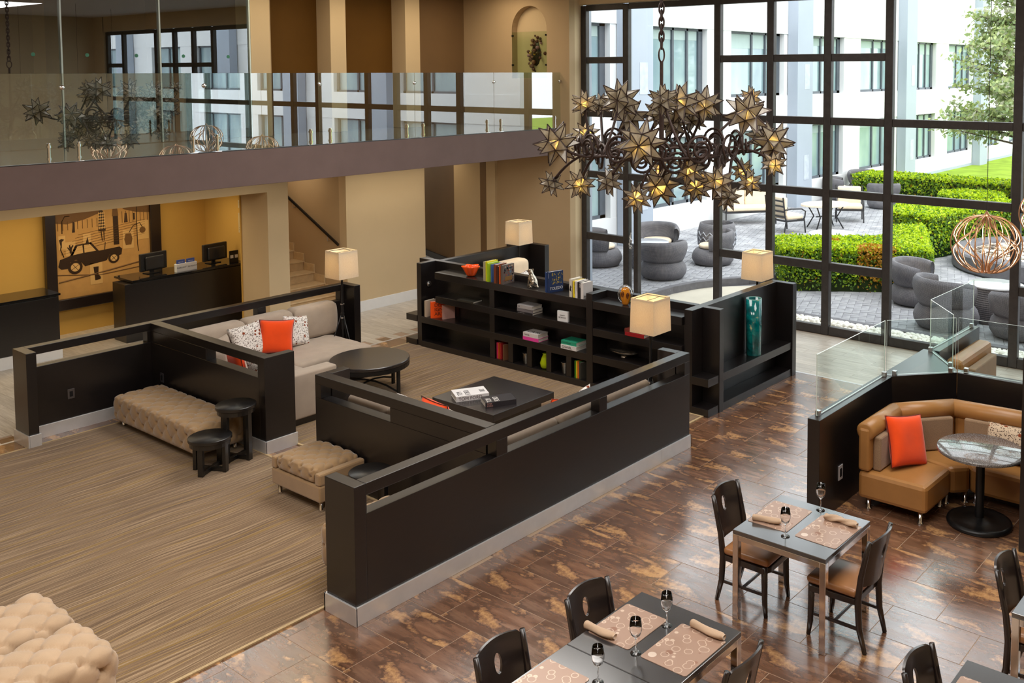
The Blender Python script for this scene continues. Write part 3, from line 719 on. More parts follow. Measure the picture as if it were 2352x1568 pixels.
# ------------------------------------------------------------------ L-shaped sofa against the left divider
def wr(hx, hy, a, seed):
    def f(p, n):
        if n.z < .3: return 0
        return crown(hx, hy, a)(p, n)+.004*sin(26*p.x+7*sin(5*p.y+seed))*sin(8*p.y+seed)
    return f
so = thing('sofa', 'oatmeal linen corner sofa with loose back cushions along the left divider', 'sofa', (8.0, 12.5, 0))
F = M['sofa']
def part(nm, x0, x1, y0, y1, z0, z1, r, par, disp=None, mat=F, step=.09):
    return obj(nm, soft((x1-x0)/2, (y1-y0)/2, (z1-z0)/2, r, step, disp, ((x0+x1)/2, (y0+y1)/2, (z0+z1)/2)), mat, par, world=True, smooth=True)
part('base', 6.83, 9.36, 12.26, 13.55, .10, .33, .03, so); part('base', 6.83, 8.02, 11.50, 12.255, .10, .33, .03, so)
part('arm', 6.83, 8.06, 11.27, 11.50, .10, .71, .03, so)
part('seat_cushion', 8.06, 9.40, 12.22, 13.30, .34, .52, .06, so, wr(.67, .54, .03, 1), step=.04); part('seat_cushion', 6.85, 8.05, 11.51, 13.30, .34, .53, .06, so, wr(.6, .9, .03, 2), step=.04)
for a, b, k in ((7.08, 7.92, 0), (7.94, 8.72, 1), (8.74, 9.52, 2)): part('back_cushion', a, b, 13.27, 13.54, .50, 1.03, .08, so, lambda p, n: .03*max(0, 1-(p.z/.27)**2) if abs(n.y) > .5 else 0, step=.07)
part('side_cushion', 6.82, 7.06, 12.3, 13.2, .50, .98, .08, so, step=.07)
obj('plinth', MB().box(6.9, 7.98, 11.31, 13.4, .012, .10).box(7.99, 9.3, 12.32, 13.4, .012, .10), M['wood'], so, world=True)
pillow('leaf-print white pillow leaning left of the orange one on the corner sofa', M['leafprint'], (7.86, 13.04, .53), RD(-8), RD(-16), .5, .5, .17, 1, None, RD(-7))
pillow('bright orange pillow with dark piping on the corner sofa', M['orange'], (8.18, 12.94, .53), RD(-24), RD(-14), .50, .50, .18, 2, flat(96, 30, 20), RD(6))
pillow('leaf-print white pillow right of the orange one on the corner sofa', M['leafprint'], (8.60, 13.0, .53), RD(12), RD(-18), .48, .48, .17, 3, None, RD(12))
pillow('oatmeal pillow standing in the far corner of the corner sofa', M['sofa'], (7.42, 13.0, .54), RD(30), RD(-14), .42, .40, .16, 4)
pillow('small orange pillow half hidden behind the divider rail on the corner sofa', M['orange'], (7.22, 12.30, .54), RD(80), RD(-10), .46, .42, .15, 5, flat(96, 30, 20))
pillow('leaf-print white pillow half hidden behind the divider rail on the corner sofa', M['leafprint'], (7.30, 11.90, .54), RD(84), RD(-16), .44, .34, .15, 6)
# ------------------------------------------------------------------ sofa behind the long divider
s2 = thing('sofa', 'oatmeal linen corner sofa seen through the slots of the long divider', 'sofa', (7.8, 7.9, 0))
part('base', 6.83, 9.4, 6.95, 7.85, .10, .33, .03, s2); part('base', 6.83, 7.7, 7.855, 9.4, .10, .33, .03, s2)
part('seat_cushion', 7.06, 9.4, 7.15, 7.88, .34, .52, .06, s2, crown(1.1, .36, .02)); part('seat_cushion', 7.06, 7.72, 7.90, 9.4, .34, .52, .06, s2, crown(.33, .75, .02))
for a, b in ((6.95, 7.78), (7.80, 8.62), (8.64, 9.45)): part('back_cushion', a, b, 6.93, 7.2, .50, .99, .08, s2)
for a, b in ((7.25, 8.0), (8.02, 8.72), (8.74, 9.42)): part('back_cushion', 6.83, 7.08, a, b, .50, .99, .08, s2)
pillow('oatmeal pillow above the short divider rail', M['sofa'], (7.24, 9.12, .53), RD(90), RD(-14), .5, .5, .16, 7)
pillow('leaf-print pillow corner beside the oatmeal pillow above the short divider rail', M['leafprint'], (7.36, 8.78, .53), RD(78), RD(-18), .46, .46, .16, 8)
pillow('orange pillow beside the square coffee table above the short divider rail', M['orange'], (7.38, 8.38, .53), RD(84), RD(-12), .5, .48, .16, 9, flat(60, 18, 14))
pillow('leaf-print pillow tip in the corner where the two dividers meet', M['leafprint'], (7.24, 7.88, .53), RD(60), RD(-12), .46, .47, .16, 10, None, RD(10))
pillow('orange pillow tip above the long divider rail', M['orange'], (8.16, 7.38, .53), RD(172), RD(-14), .48, .50, .16, 11, flat(150, 60, 30), RD(-12))
pillow('leaf-print pillow tip above the long divider rail beside the orange one', M['leafprint'], (8.52, 7.36, .53), RD(190), RD(-14), .48, .52, .16, 12, None, RD(14))
ac = thing('armchair', 'oatmeal armchair at the far end of the long divider', 'armchair', (9.35, 7.35, 0))
# far corner
fa = thing('sofa', 'pale sofa in the far seating corner behind the bookshelf', 'sofa', (12.4, 12.4, 0))
bpy.data.objects.remove(ac)
part('base', 11.6, 13.4, 12.1, 13.0, .08, .40, .04, fa); part('back_cushion', 12.45, 13.35, 12.62, 12.95, .52, 1.22, .10, fa, mat=M['cream']); part('back_cushion', 11.6, 12.43, 12.62, 12.95, .52, 1.12, .10, fa); part('seat_cushion', 11.62, 13.38, 11.95, 12.6, .41, .56, .06, fa)
pillow('white leaf-print pillow of the far sofa behind the bookshelf', M['leafprint'], (13.1, 12.46, .57), RD(15), RD(-16), .46, .46, .15, 13)
# ------------------------------------------------------------------ tufted benches
tufted('tufted_bench', 'long tan tufted bench along the left divider', 'bench', (6.28, 12.2, .012), 0, .335, 1.05, .08, .42, M['tan'], .24, .036)
ot = thing('ottoman', 'square tan tufted ottoman with plain sides and chrome feet', 'ottoman', (6.335, 9.25, .012))
obj('frame', MB().box(-.295, .295, -.45, .45, .12, .30).box(-.295, .295, -.45, -.36, .30, .43).box(-.295, .295, .36, .45, .30, .43), M['tan'], ot, bevel=.02)
obj('cushion', soft(.30, .355, .085, .06, .015, tuft(.3, .355, .085, .19, .032), (0, 0, .385)), M['tan'], ot, smooth=True)
for sx in (-1, 1):
    for sy in (-1, 1): obj('leg', MB().lathe([(.026, 0), (.03, .006), (.022, .02), (.024, .13)], 12, (sx*.23, sy*.38, 0)), M['chrome'], ot, smooth=True)
tufted('tufted_bench', 'pale tan tufted ottoman at the bottom left corner, nearest one', 'ottoman', (2.70, 7.51, .012), 0, .52, .315, .05, .50, M['blush'], .27, .06, .09)
tufted('tufted_bench', 'pale tan tufted ottoman at the left edge, behind the nearest one', 'ottoman', (2.72, 8.27, .012), 0, .52, .335, .05, .47, M['blush'], .27, .06, .09)
tufted('tufted_bench', 'tan tufted bench seen through the first slot of the long divider', 'bench', (5.72, 7.48, .012), 0, .42, .27, .08, .50, M['tan'], .2, .022)
# ------------------------------------------------------------------ round stools
def stool(label, x, y, h, r, rz):
    t = thing('round_stool', label, 'stool', (x, y, .012), rz, 'black round nesting stools')
    obj('top', MB().lathe([(r-.008, h-.045), (r, h-.038), (r, h-.006), (r-.008, h)], 40), M['black_wood'], t, auto=40, smooth=True)
    for k in range(4):
        a = pi/2*k; lx, ly = (r-.055)*cos(a), (r-.055)*sin(a)
        obj('leg', MB().box(-.022, .022, -.032, .032, 0, h-.046).xf(MX.Translation((lx, ly, 0)) @ MX.Rotation(a, 4, 'Z')), M['black_wood'], t, bevel=.003)
    for k in range(2):
        a = pi/2*k; obj('stretcher', MB().box(-(r-.08), r-.08, -.02, .02, .0+.001*k, .05+.001*k).xf(MX.Rotation(a, 4, 'Z')), M['black_wood'], t, bevel=.003)
    obj('apron', MB().lathe([(r-.05, h-.10), (r-.02, h-.10), (r-.02, h-.046), (r-.05, h-.046)], 32), M['black_wood'], t)
    return t
M['black_wood'] = darkwood('black_stained_wood', (.0075, .0068, .0068), .3)
stool('tall black round stool between the tufted bench and the divider post', 6.36, 10.94, .675, .235, RD(20))
stool('short black round stool standing on the carpet at the bench end', 5.965, 10.84, .42, .245, RD(28))
stool('black round stool beside the square ottoman behind the long divider', 6.26, 8.22, .56, .225, RD(15))
# ------------------------------------------------------------------ coffee tables
ct = thing('round_coffee_table', 'large round dark wood coffee table in front of the corner sofa', 'coffee table', (8.87, 11.62, .012))
obj('top', MB().lathe([(.555, .48), (.57, .485), (.57, .523), (.562, .53)], 64), M['woodtop'], ct, smooth=True, auto=40)
obj('rim', MB().lathe([(.52, .42), (.57, .42), (.57, .479), (.52, .479)], 48), M['black'], ct)
for k in range(4):
    a = RD(12+90*k); obj('leg', MB().bar((.52*cos(a), .52*sin(a), 0), (.52*cos(a), .52*sin(a), .42), .05, .03), M['black'], ct, bevel=.004)
for k in range(2):
    a = RD(12+90*k); obj('stretcher', MB().tube([(.5*cos(a)*f, .5*sin(a)*f, .10+.10*(1-f*f)) for f in (-1, -.6, -.2, .2, .6, 1)], .014, 8), M['black'], ct)
sq = thing('square_coffee_table', 'low square dark wood coffee table with two large books', 'coffee table', (9.10, 9.30, .012))
obj('top', MB().box(-.57, .57, -.57, .57, .30, .395), M['woodtop'], sq, bevel=.006)
obj('base', MB().box(-.45, .45, -.45, .45, 0, .29), M['wood'], sq, bevel=.005)
# ------------------------------------------------------------------ floor lamps
def lamp(label, x, y, glow, bc=(1, .86, .62), rz=0):
    t = thing('floor_lamp', label, 'lamp', (x, y, 0), rz)
    a, b = .175, .185; z0, z1 = 1.46, 1.89; m = MB()
    for s in range(4):
        c, d = [(-1, -1), (1, -1), (1, 1), (-1, 1)][s], [(1, -1), (1, 1), (-1, 1), (-1, -1)][s]
        m.add([(c[0]*b, c[1]*b, z0), (d[0]*b, d[1]*b, z0), (d[0]*a, d[1]*a, z1), (c[0]*a, c[1]*a, z1)], [(0, 1, 2, 3)])
    sd = obj('lamp_shade', weld(m), M['shade'], t)
    so_ = sd.modifiers.new('solid', 'SOLIDIFY'); so_.thickness = .004
    obj('shade_ring', MB().tube([(a*.98*u, a*.98*v, z1-.02) for u, v in ((-1, -1), (1, -1), (1, 1), (-1, 1))], .004, 5, True).bar((-a, 0, z1-.03), (a, 0, z1-.03), .005, .005), M['black'], sd)
    obj('pole', MB().cyl((0, 0, .62), .018, .90, 12).cyl((0, 0, 1.0), .024, .03, 12).cyl((0, 0, .86), .028, .03, 12), M['black'], t, smooth=True, auto=40)
    obj('collar', MB().cyl((0, 0, 1.02), .032, .012, 14).cyl((0, 0, .80), .034, .02, 14), M['steel'], t)
    for k in range(3):
        a_ = RD(35+120*k); obj('leg', MB().tube([(.02*cos(a_), .02*sin(a_), .86), (.30*cos(a_), .30*sin(a_), .02)], .009, 8), M['black'], t, smooth=True)
    obj('centre_rod', MB().cyl((0, 0, .06), .012, .60, 8), M['black'], t)
    bl = obj('light_bulb', MB().ball((0, 0, 1.63), .035, 8, 1.2).cyl((0, 0, 1.5), .016, .1, 8), M['lit'] if glow else M['whitepaint'], t, smooth=True)
    if glow: bulb((0, 0, 1.72), glow, bc, .05, t)
    return t
lamp('tripod floor lamp with cream shade by the corner sofa', 9.44, 13.03, 3)
lamp('floor lamp with white shade in the far corner before the tan wall', 13.36, 12.93, 3)
lamp('floor lamp with yellow-lit shade near the middle, behind the long divider', 9.78, 7.20, 5, (1, .76, .40))
lamp('floor lamp with yellow-lit shade behind the shelf wing by the window', 13.33, 7.73, 5, (1, .76, .40))
# ------------------------------------------------------------------ reception
def desk(label, x0, x1, y0, y1):
    t = thing('reception_desk', label, 'desk', ((x0+x1)/2, (y0+y1)/2, 0))
    obj('body', MB().box(x0, x1, y0, y1-.1, .0, 1.03), M['wood'], t, world=True, bevel=.005)
    obj('worktop', MB().box(x0+.12, x1+.02, y0-.03, y1+.1, 1.05, 1.085), simple('black_granite', (.012, .012, .013, 1), .08, 0, .6, .3, 60), t, world=True, bevel=.004)
    obj('recess', MB().box(x0+.15, x1-.02, y0+.02, y1, 1.03, 1.05), M['black'], t, world=True)
    return t
desk('dark reception desk with two monitors and a sign', 8.0, 10.28, 17.20, 17.75)
desk('dark reception desk at the left edge of the picture', 4.2, 6.93, 17.2, 17.75)
struct('baseboard_reception', MB().box(4.0, 6.95, 17.18, 17.2, 0, .2), M['whitepaint'])
def monitor(label, x, y, rz):
    t = thing('monitor', label, 'monitor', (x, y, 1.085), rz)
    obj('screen_back', MB().box(-.26, .26, -.03, .03, .06, .38), M['blackplastic'], t, bevel=.012)
    obj('housing', MB().box(-.18, .18, -.07, -.031, .08, .32), simple('dark_grey_plastic', (.03, .03, .032, 1), .3), t, bevel=.02)
    obj('stand', MB().box(-.04, .04, .031, .06, .0, .2).box(-.12, .12, -.03, .14, 0, .015), M['blackplastic'], t, bevel=.005)
    return t
monitor('black monitor back at the left end of the reception desk', 8.68, 17.55, RD(8)); monitor('black monitor back near the wall end of the reception desk', 9.86, 17.55, RD(8))
sg = thing('card_holder', 'white sign holder with blue cards on the reception desk', 'sign', (9.15, 17.28, 1.085), RD(4))
obj('block', MB().box(-.20, .20, -.03, .05, 0, .15), M['whitepaint'], sg, bevel=.004)
for x in (-.13, .06): obj('blue_card', MB().box(x-.05, x+.11, .0, .012, .14, .22), flat(74, 96, 170), sg); 
text(sg, 'MARRIOTT BONVOY', .042, flat(40, 36, 36), (0, -.0315, .065), (RD(90), 0, 0), align='CENTER')
for x in (-.1, .09): text(sg, 'SKIP IT ALL', .02, flat(230, 232, 240), (x, -.0012, .17), (RD(90), 0, 0), align='CENTER')
qs = thing('notice_stand', 'small black notice stand on the reception desk', 'sign', (10.08, 17.26, 1.085))
obj('board', MB().box(-.09, .09, -.01, .01, 0, .24), M['black'], qs, bevel=.003)
for x in (-.045, .045): obj('label_square', MB().box(x-.03, x+.03, -.0125, -.0102, .10, .16), flat(214, 214, 214), qs)
# wall notices
nt_ = thing('wall_notice', 'white paper notices pinned to the reception side wall', 'notice', (10.32, 17.3, 1.5))
for z0, z1, y0 in ((1.62, 2.0, 17.25), (2.1, 2.25, 17.25), (2.35, 2.6, 17.27)):
    p = obj('paper', MB().box(10.318, 10.329, y0, y0+.22, z0, z1), flat(206, 190, 150), nt_, world=True)
    obj('printed_lines', MB().box(10.316, 10.3175, y0+.03, y0+.19, z0+.05, z0+.06).box(10.316, 10.3175, y0+.03, y0+.19, z0+.09, z0+.10).box(10.316, 10.3175, y0+.03, y0+.15, z0+.13, z0+.14), flat(120, 100, 70), p, world=True)
# ------------------------------------------------------------------ framed charcoal drawing
art = thing('framed_drawing', 'large dark framed sepia charcoal street drawing with an old car', 'picture', (8.3, 18.62, .46))
ax0, ax1, az0, az1 = 7.30, 9.36, .46, 2.62; AY = 18.62
for b in ((ax0, ax0+.18, az0, az1), (ax1-.2, ax1, az0, az1), (ax0+.18, ax1-.2, az0, az0+.2), (ax0+.18, ax1-.2, az1-.18, az1)):
    obj('frame', MB().box(b[0], b[1], AY-.06, AY+.05, b[2], b[3]), M['chairwood'], art, world=True, bevel=.012)
INK = flat(54, 36, 20); MIDK = flat(112, 80, 44); LITE = flat(214, 174, 112)
obj('canvas', MB().box(ax0+.17, ax1-.19, AY, AY+.01, az0+.19, az1-.17), simple('sepia_paper', S(196, 152, 92), .7, 0, .2, .1, 4), art, world=True)
def P(u, v, k=0): return (ax0+.18+u*(ax1-ax0-.38), AY-.002-.0012*k, az0+.2+v*(az1-az0-.38))
def poly(nm, pts, mat, k=1):
    return obj(nm, MB().add([P(u, v, k) for u, v in pts], [tuple(range(len(pts)))]), mat, art, world=True)
def circ(u, v, r, n=18, asp=.93): return [(u+r*cos(2*pi*i/n), v+r*asp*sin(2*pi*i/n)) for i in range(n)]
def stroke(nm, pts, w, mat, k=1): return obj(nm, MB().tube([P(u, v, k) for u, v in pts], w, 4), mat, art, world=True)
poly('tree_canopy_drawing', [(0, 1), (0, .77), (.12, .75), (.3, .78), (.46, .83), (.5, .92), (.47, 1)], MIDK); poly('tree_canopy_drawing', [(.64, 1), (.66, .9), (.72, .84), (.85, .8), (1, .78), (1, 1)], MIDK)
for i in range(9): stroke('trunk_drawing', [(.03+.05*i, .78), (.03+.05*i, .69)], .005, MIDK)
for i in range(8): stroke('trunk_drawing', [(.70+.04*i, .82), (.70+.04*i, .70)], .005, MIDK)
for i in range(7): stroke('road_line_drawing', [(.05+.03*i, .45+.03*i), (.95, .56+.025*i)], .0035, MIDK)
stroke('road_line_drawing', [(.02, .17), (.5, .22), (.98, .28)], .012, MIDK); stroke('road_line_drawing', [(.0, .25), (.45, .19), (.98, .22)], .008, MIDK)
poly('figure_drawing', [(.44, .64), (.52, .64), (.50, .84), (.47, .88), (.45, .84)], INK, 2); stroke('figure_drawing', [(.47, .64), (.48, .54)], .008, INK); stroke('figure_drawing', [(.5, .64), (.5, .54)], .008, INK); poly('figure_drawing', circ(.475, .9, .014), LITE, 3)
for i in range(4):
    for j in range(6): poly('check_drawing', [(.452+.018*i, .66+.03*j), (.462+.018*i, .675+.03*j), (.452+.018*i, .69+.03*j), (.444+.018*i, .675+.03*j)], LITE, 3)
poly('figure_drawing', [(.59, .78), (.66, .78), (.65, .86), (.62, .91), (.60, .86)], MIDK, 2); poly('figure_drawing', [(.60, .48), (.66, .48), (.655, .78), (.60, .78)], INK, 2); poly('figure_drawing', circ(.625, .93, .013), LITE, 3)
poly('figure_drawing', [(.17, .66), (.20, .66), (.20, .76), (.18, .77)], INK, 2); poly('figure_drawing', [(.72, .70), (.76, .70), (.75, .8), (.73, .8)], INK, 2); poly('figure_drawing', [(.82, .72), (.84, .72), (.84, .79), (.82, .79)], INK, 2)
stroke('street_lamp_drawing', [(.07, .66), (.07, .78), (.10, .83), (.15, .83)], .008, INK, 2)
stroke('traffic_light_drawing', [(.86, .86), (.86, .46), (.87, .38)], .007, INK, 2); poly('traffic_light_drawing', [(.82, .86), (.885, .86), (.885, .99), (.82, .99)], LITE, 2)
for i in range(3): poly('traffic_light_drawing', circ(.852, .88+.042*i, .016), INK, 3)
poly('car_drawing', [(.02, .33), (.05, .30), (.12, .30), (.14, .36), (.2, .38), (.26, .34), (.29, .30), (.52, .33), (.55, .385), (.6, .4), (.645, .36), (.68, .37), (.69, .43), (.66, .455), (.44, .44), (.36, .54), (.2, .53), (.14, .425), (.04, .40)], INK, 2)
poly('car_window_drawing', [(.17, .43), (.22, .515), (.27, .52), (.275, .44)], LITE, 3); poly('car_window_drawing', [(.29, .44), (.285, .52), (.345, .525), (.41, .445)], LITE, 3)
for u, v, r in ((.19, .305, .075), (.595, .345, .06)): poly('wheel_drawing', circ(u, v, r), INK, 4); poly('wheel_drawing', circ(u, v, r*.62), LITE, 5); [stroke('spoke_drawing', [(u-r*.6*cos(a), v-r*.55*sin(a)), (u+r*.6*cos(a), v+r*.55*sin(a))], .004, INK, 6) for a in (.6, 2.2)]
stroke('cable_drawing', [(.08, .42), (.05, .5), (.06, .56)], .009, INK, 2); stroke('cable_drawing', [(.5, .44), (.51, .52)], .007, INK, 2)
for u, v, w, h in ((.34, .10, .13, .22), (.03, .50, .07, .14), (.10, .43, .10, .14), (.28, .48, .08, .15), (.28, .93, .07, .07), (.70, .42, .12, .2), (.86, .5, .13, .2)): poly('card_drawing', [(u, v), (u+w, v), (u+w, v+h), (u, v+h)], LITE, 2)
poly('boot_drawing', [(.375, .28), (.43, .28), (.425, .2), (.45, .165), (.445, .145), (.39, .14), (.385, .2)], INK, 4)
poly('cactus_drawing', [(.14, .45), (.16, .45), (.16, .49), (.18, .53), (.165, .535), (.152, .51), (.145, .54), (.132, .535), (.138, .50), (.12, .52), (.115, .51), (.138, .48)], INK, 4)
poly('tree_drawing', [(.30, .52), (.34, .52), (.325, .60)], INK, 4); poly('palm_drawing', [(.055, .52), (.062, .52), (.064, .58), (.09, .60), (.06, .61), (.035, .6)], INK, 4)
poly('barrel_drawing', [(.73, .46), (.79, .46), (.805, .52), (.79, .58), (.73, .58), (.715, .52)], MIDK, 4); poly('jug_drawing', circ(.92, .6, .035), MIDK, 4); stroke('jug_drawing', [(.77, .59), (.82, .66), (.89, .68), (.92, .63)], .007, INK, 4)
# ------------------------------------------------------------------ books and ornaments
def book(label, th, dep, h, cov, loc, rz=0, lying=False, spine=None, sc=None, group=None, front=None, fc=None, fs=.05, lean=0, ss=None):
    """spine at local x=0 facing -x; standing: thickness along y, height along z. Lying: height along y, thickness along z"""
    t = thing('book', label, 'book', loc, rz, group); b = .004
    def bx(x0, x1, t0, t1, h0, h1): return (x0, x1, h0, h1, t0, t1) if lying else (x0, x1, t0, t1, h0, h1)
    m = MB(); m.box(*bx(0, dep, 0, b, 0, h)); m.box(*bx(0, dep, th-b, th, 0, h)); m.box(*bx(0, b, b, th-b, 0, h))
    obj('cover', m, cov, t); obj('pages', MB().box(*bx(b, dep-.006, b, th-b, .005, h-.005)), M['page'], t)
    s_ = ss or th*.5
    if spine:
        if lying: text(t, spine, s_, sc, (-.0008, h*.93, th*.5-s_*.36), (RD(90), 0, RD(-90)))
        else: text(t, spine, s_, sc, (-.0008, th*.5-s_*.36, h*.94), (RD(90), RD(90), RD(-90)))
    if front:
        if lying: text(t, front, fs, fc, (dep*.18, h*.9, th+.0008), (0, 0, RD(-90)))
        else: text(t, front, fs, fc, (dep*.06, -.0008, h*.12), (RD(90), 0, 0))
    return t
WHT = flat(226, 222, 218); BLK = flat(26, 24, 26); INKB = flat(40, 36, 38)
ZT = 1.335; G1 = 'books on top of the bookshelf'
book('yellow and grey book at the left of the books on the bookshelf top', .05, .24, .31, flat(168, 160, 130), (11.02, 11.42, ZT), group=G1)
book('yellow covered book second from the left on the bookshelf top', .035, .24, .32, flat(222, 210, 30), (11.02, 11.38, ZT), group=G1)
book('lime green book standing on the bookshelf top', .04, .25, .30, flat(160, 196, 30), (11.0, 11.33, ZT), group=G1)
book('blue and green book right of the lime green one on the bookshelf top', .03, .22, .28, flat(66, 96, 150), (11.04, 11.29, ZT), group=G1)
book('brown book standing on the bookshelf top', .05, .24, .30, flat(120, 60, 34), (10.99, 11.15, ZT), group=G1)
book('dark red brown book standing on the bookshelf top', .04, .23, .28, flat(72, 40, 34), (11.0, 11.10, ZT), group=G1)
book('orange spined book standing on the bookshelf top', .03, .23, .29, flat(196, 84, 30), (11.0, 11.06, ZT), group=G1)
bk = book('book with a crowded picture cover on the bookshelf top', .04, .26, .31, flat(96, 84, 78), (10.99, 11.0, ZT), group=G1)
pm = MB(); rn = random.Random(3)
for i in range(60):
    pm.cur = rn.randrange(4); x = rn.uniform(.02, .23); z = rn.uniform(.02, .27); pm.box(x, x+.02, -.0016, -.0006, z, z+.025)
obj('cover_print', pm, [flat(170, 150, 130), flat(52, 44, 46), flat(138, 60, 46), flat(90, 110, 130)], bk, kind='stuff')
obj('cover_badge', MB().box(.05, .21, -.0026, -.0017, .05, .12), flat(128, 92, 44), bk)
tb = book('dark blue book with city lights cover and white capital letters on the bookshelf top', .045, .27, .32, flat(34, 52, 92), (11.0, 10.02, ZT), RD(-12), front='TOLEDO', fc=WHT, fs=.062, spine='TOLEDO', sc=flat(170, 180, 200), ss=.02)
pm = MB(); rn = random.Random(8)
for i in range(70):
    pm.cur = rn.randrange(2); x = rn.uniform(.02, .25); z = rn.uniform(.12, .29); pm.box(x, x+.012, -.0016, -.0006, z, z+.018)
obj('cover_print', pm, [flat(190, 160, 60), flat(60, 80, 90)], tb, kind='stuff')
book('second dark blue book standing beside the city lights book', .04, .24, .31, flat(40, 66, 116), (11.0, 10.07, ZT), RD(-12))
bw = book('tall white book with a black figure at the right of the bookshelf top', .05, .24, .27, flat(214, 208, 196), (11.0, 9.56, ZT)); obj('figure_print', MB().prism([(0, .0), (.015, .05), (.0, .07), (.02, .10), (.03, .06), (.04, .02)], 0, .001).xf(MX.Translation((-.001, .005, .08)) @ MX.Rotation(RD(90), 4, 'Y') @ MX.Rotation(RD(90), 4, 'Z')), BLK, bw)
book('yellow spined book at the right of the bookshelf top', .035, .24, .25, flat(240, 214, 40), (11.0, 9.50, ZT), spine='DRIES MONTANA', sc=INKB, ss=.022)
book('white spined book between the yellow and the black one on the bookshelf top', .045, .24, .25, flat(220, 216, 214), (11.0, 9.45, ZT), spine='Beautiful people', sc=flat(120, 116, 118), ss=.02)
book('black spined book with white lettering on the bookshelf top', .05, .24, .245, flat(38, 34, 38), (11.0, 9.395, ZT), spine='Dior', sc=WHT, ss=.036)
book('white book with small print on its front at the bookshelf top end', .05, .22, .24, flat(216, 212, 210), (11.0, 9.335, ZT), front='Portraits', fc=flat(150, 148, 150), fs=.03)
bo = thing('glass_bowl', 'orange fluted glass bowl on the bookshelf top', 'bowl', (11.16, 11.90, ZT))
m = MB(); n = 40; prof = [(.055, 0), (.07, .02), (.095, .08), (.12, .14), (.135, .17)]
m.grid(lambda a, b: ((lambda r, k: ((r+k*.03*cos(10*pi*a))*cos(2*pi*a), (r+k*.03*cos(10*pi*a))*sin(2*pi*a), prof[min(4, int(b*4+.001))][1]))(prof[min(4, int(b*4+.001))][0], b)), 60, 4)
og = NT('orange_glass'); og.set(.08, 0, .6); og.col((.9, .10, .01, 1)); og.p.inputs['Emission Color'].default_value = (1, .12, .02, 1); og.p.inputs['Emission Strength'].default_value = 0.0
o_ = obj('bowl', m, og.m, bo, smooth=True); q = o_.modifiers.new('s', 'SOLIDIFY'); q.thickness = .006
obj('foot', MB().cyl((0, 0, 0), .055, .006, 24), og.m, bo)
# dog statue: one continuous skinned body
def skin_obj(name, pts, edges, rad, mat, parent, sub=2):
    me = bpy.data.meshes.new(name); me.from_pydata(pts, edges, []); o = link(name, me, parent)
    sk = o.modifiers.new('skin', 'SKIN'); ss = me.skin_vertices[0].data
    for i, r in enumerate(rad): ss[i].radius = (r, r)
    ss[0].use_root = True
    q = o.modifiers.new('sub', 'SUBSURF'); q.levels = sub; q.render_levels = sub
    me.materials.append(mat); return o
dg_ = thing('dog_figurine', 'seated silver dog statuette on the bookshelf top', 'statuette', (11.14, 10.46, ZT), RD(95))
SILV = simple('antique_silver', (.42, .37, .30, 1), .22, .95, vary=.25, vs=30)
pts = [(0, 0, .075), (.02, 0, .12), (.05, 0, .17), (.06, 0, .215), (.068, 0, .265), (.10, 0, .255), (.135, 0, .245),
       (.075, .03, .13), (.085, .035, .07), (.09, .035, .015), (.115, .035, .012), (.075, -.03, .13), (.085, -.035, .07), (.09, -.035, .015), (.115, -.035, .012),
       (.0, .045, .06), (.05, .06, .04), (.0, .055, .014), (.06, .058, .012), (.0, -.045, .06), (.05, -.06, .04), (.0, -.055, .014), (.06, -.058, .012), (-.06, 0, .03), (-.10, .02, .015)]
ed = [(0, 1), (1, 2), (2, 3), (3, 4), (4, 5), (5, 6), (2, 7), (7, 8), (8, 9), (9, 10), (2, 11), (11, 12), (12, 13), (13, 14), (0, 15), (15, 16), (16, 17), (17, 18), (0, 19), (19, 20), (20, 21), (21, 22), (0, 23), (23, 24)]
ra = [.062, .058, .052, .034, .042, .03, .02, .024, .017, .014, .013, .024, .017, .014, .013, .036, .026, .018, .014, .036, .026, .018, .014, .018, .01]
skin_obj('body', pts, ed, ra, SILV, dg_)
for s in (1, -1): obj('ear', soft(.016, .006, .034, .0055, .02, None, (.058, s*.045, .25)), SILV, dg_, smooth=True)
for s in (1, -1): obj('eye', MB().ball((.098, s*.02, .272), .006, 5), BLK, dg_, smooth=True)
obj('nose', MB().ball((.155, 0, .25), .009, 5), BLK, dg_, smooth=True)
am = thing('glass_ornament', 'amber glass ornament with clear coiled rim on the bookshelf', 'ornament', (11.10, 8.62, ZT), RD(-52))
AMB = NT('amber_glass'); AMB.set(.05, 0, .7); AMB.col((.62, .22, .01, 1))
obj('body', MB().lathe([(.03, 0), (.05, .02), (.07, .1), (.075, .17), (.055, .24), (.02, .27)], 20, sy=.55), AMB.m, am, smooth=True)
obj('coil', MB().tube([(.10*cos(a)*(1 if a < 6 else .9), .012*sin(3*a), .16+.125*sin(a)) for a in [i*.25 for i in range(26)]], .013, 8, False), M['clear'], am, smooth=True)
obj('swirl', MB().tube([(-.045+.02*cos(a)*(1-a/14), -.045, .16+.05*sin(a)*(1-a/14)) for a in [i*.4 for i in range(28)]], .006, 6).tube([(.03+.02*cos(a)*(1-a/14), -.045, .14+.05*sin(a)*(1-a/14)) for a in [i*.4 for i in range(28)]], .006, 6), flat(90, 40, 10), am, smooth=True)
wr_ = thing('succulent', 'olive green leafy ornament on the bookshelf behind the middle lamp', 'plant', (11.22, 8.42, ZT)); wr_.scale = (1.15, 1.15, 1.25)
m = MB(); rn = random.Random(2)
for i in range(150):
    a = rn.uniform(0, 2*pi); e = rn.uniform(.15, 1.5); L = rn.uniform(.10, .17); d = V((cos(a)*cos(e), sin(a)*cos(e), sin(e))); b0 = d*.05; tip = d*L; sd = d.orthogonal().normalized()*.012; mid = d*(L*.6)
    m.cur = rn.randrange(2); m.add([b0, mid+sd, tip, mid-sd], [(0, 1, 2, 3)])
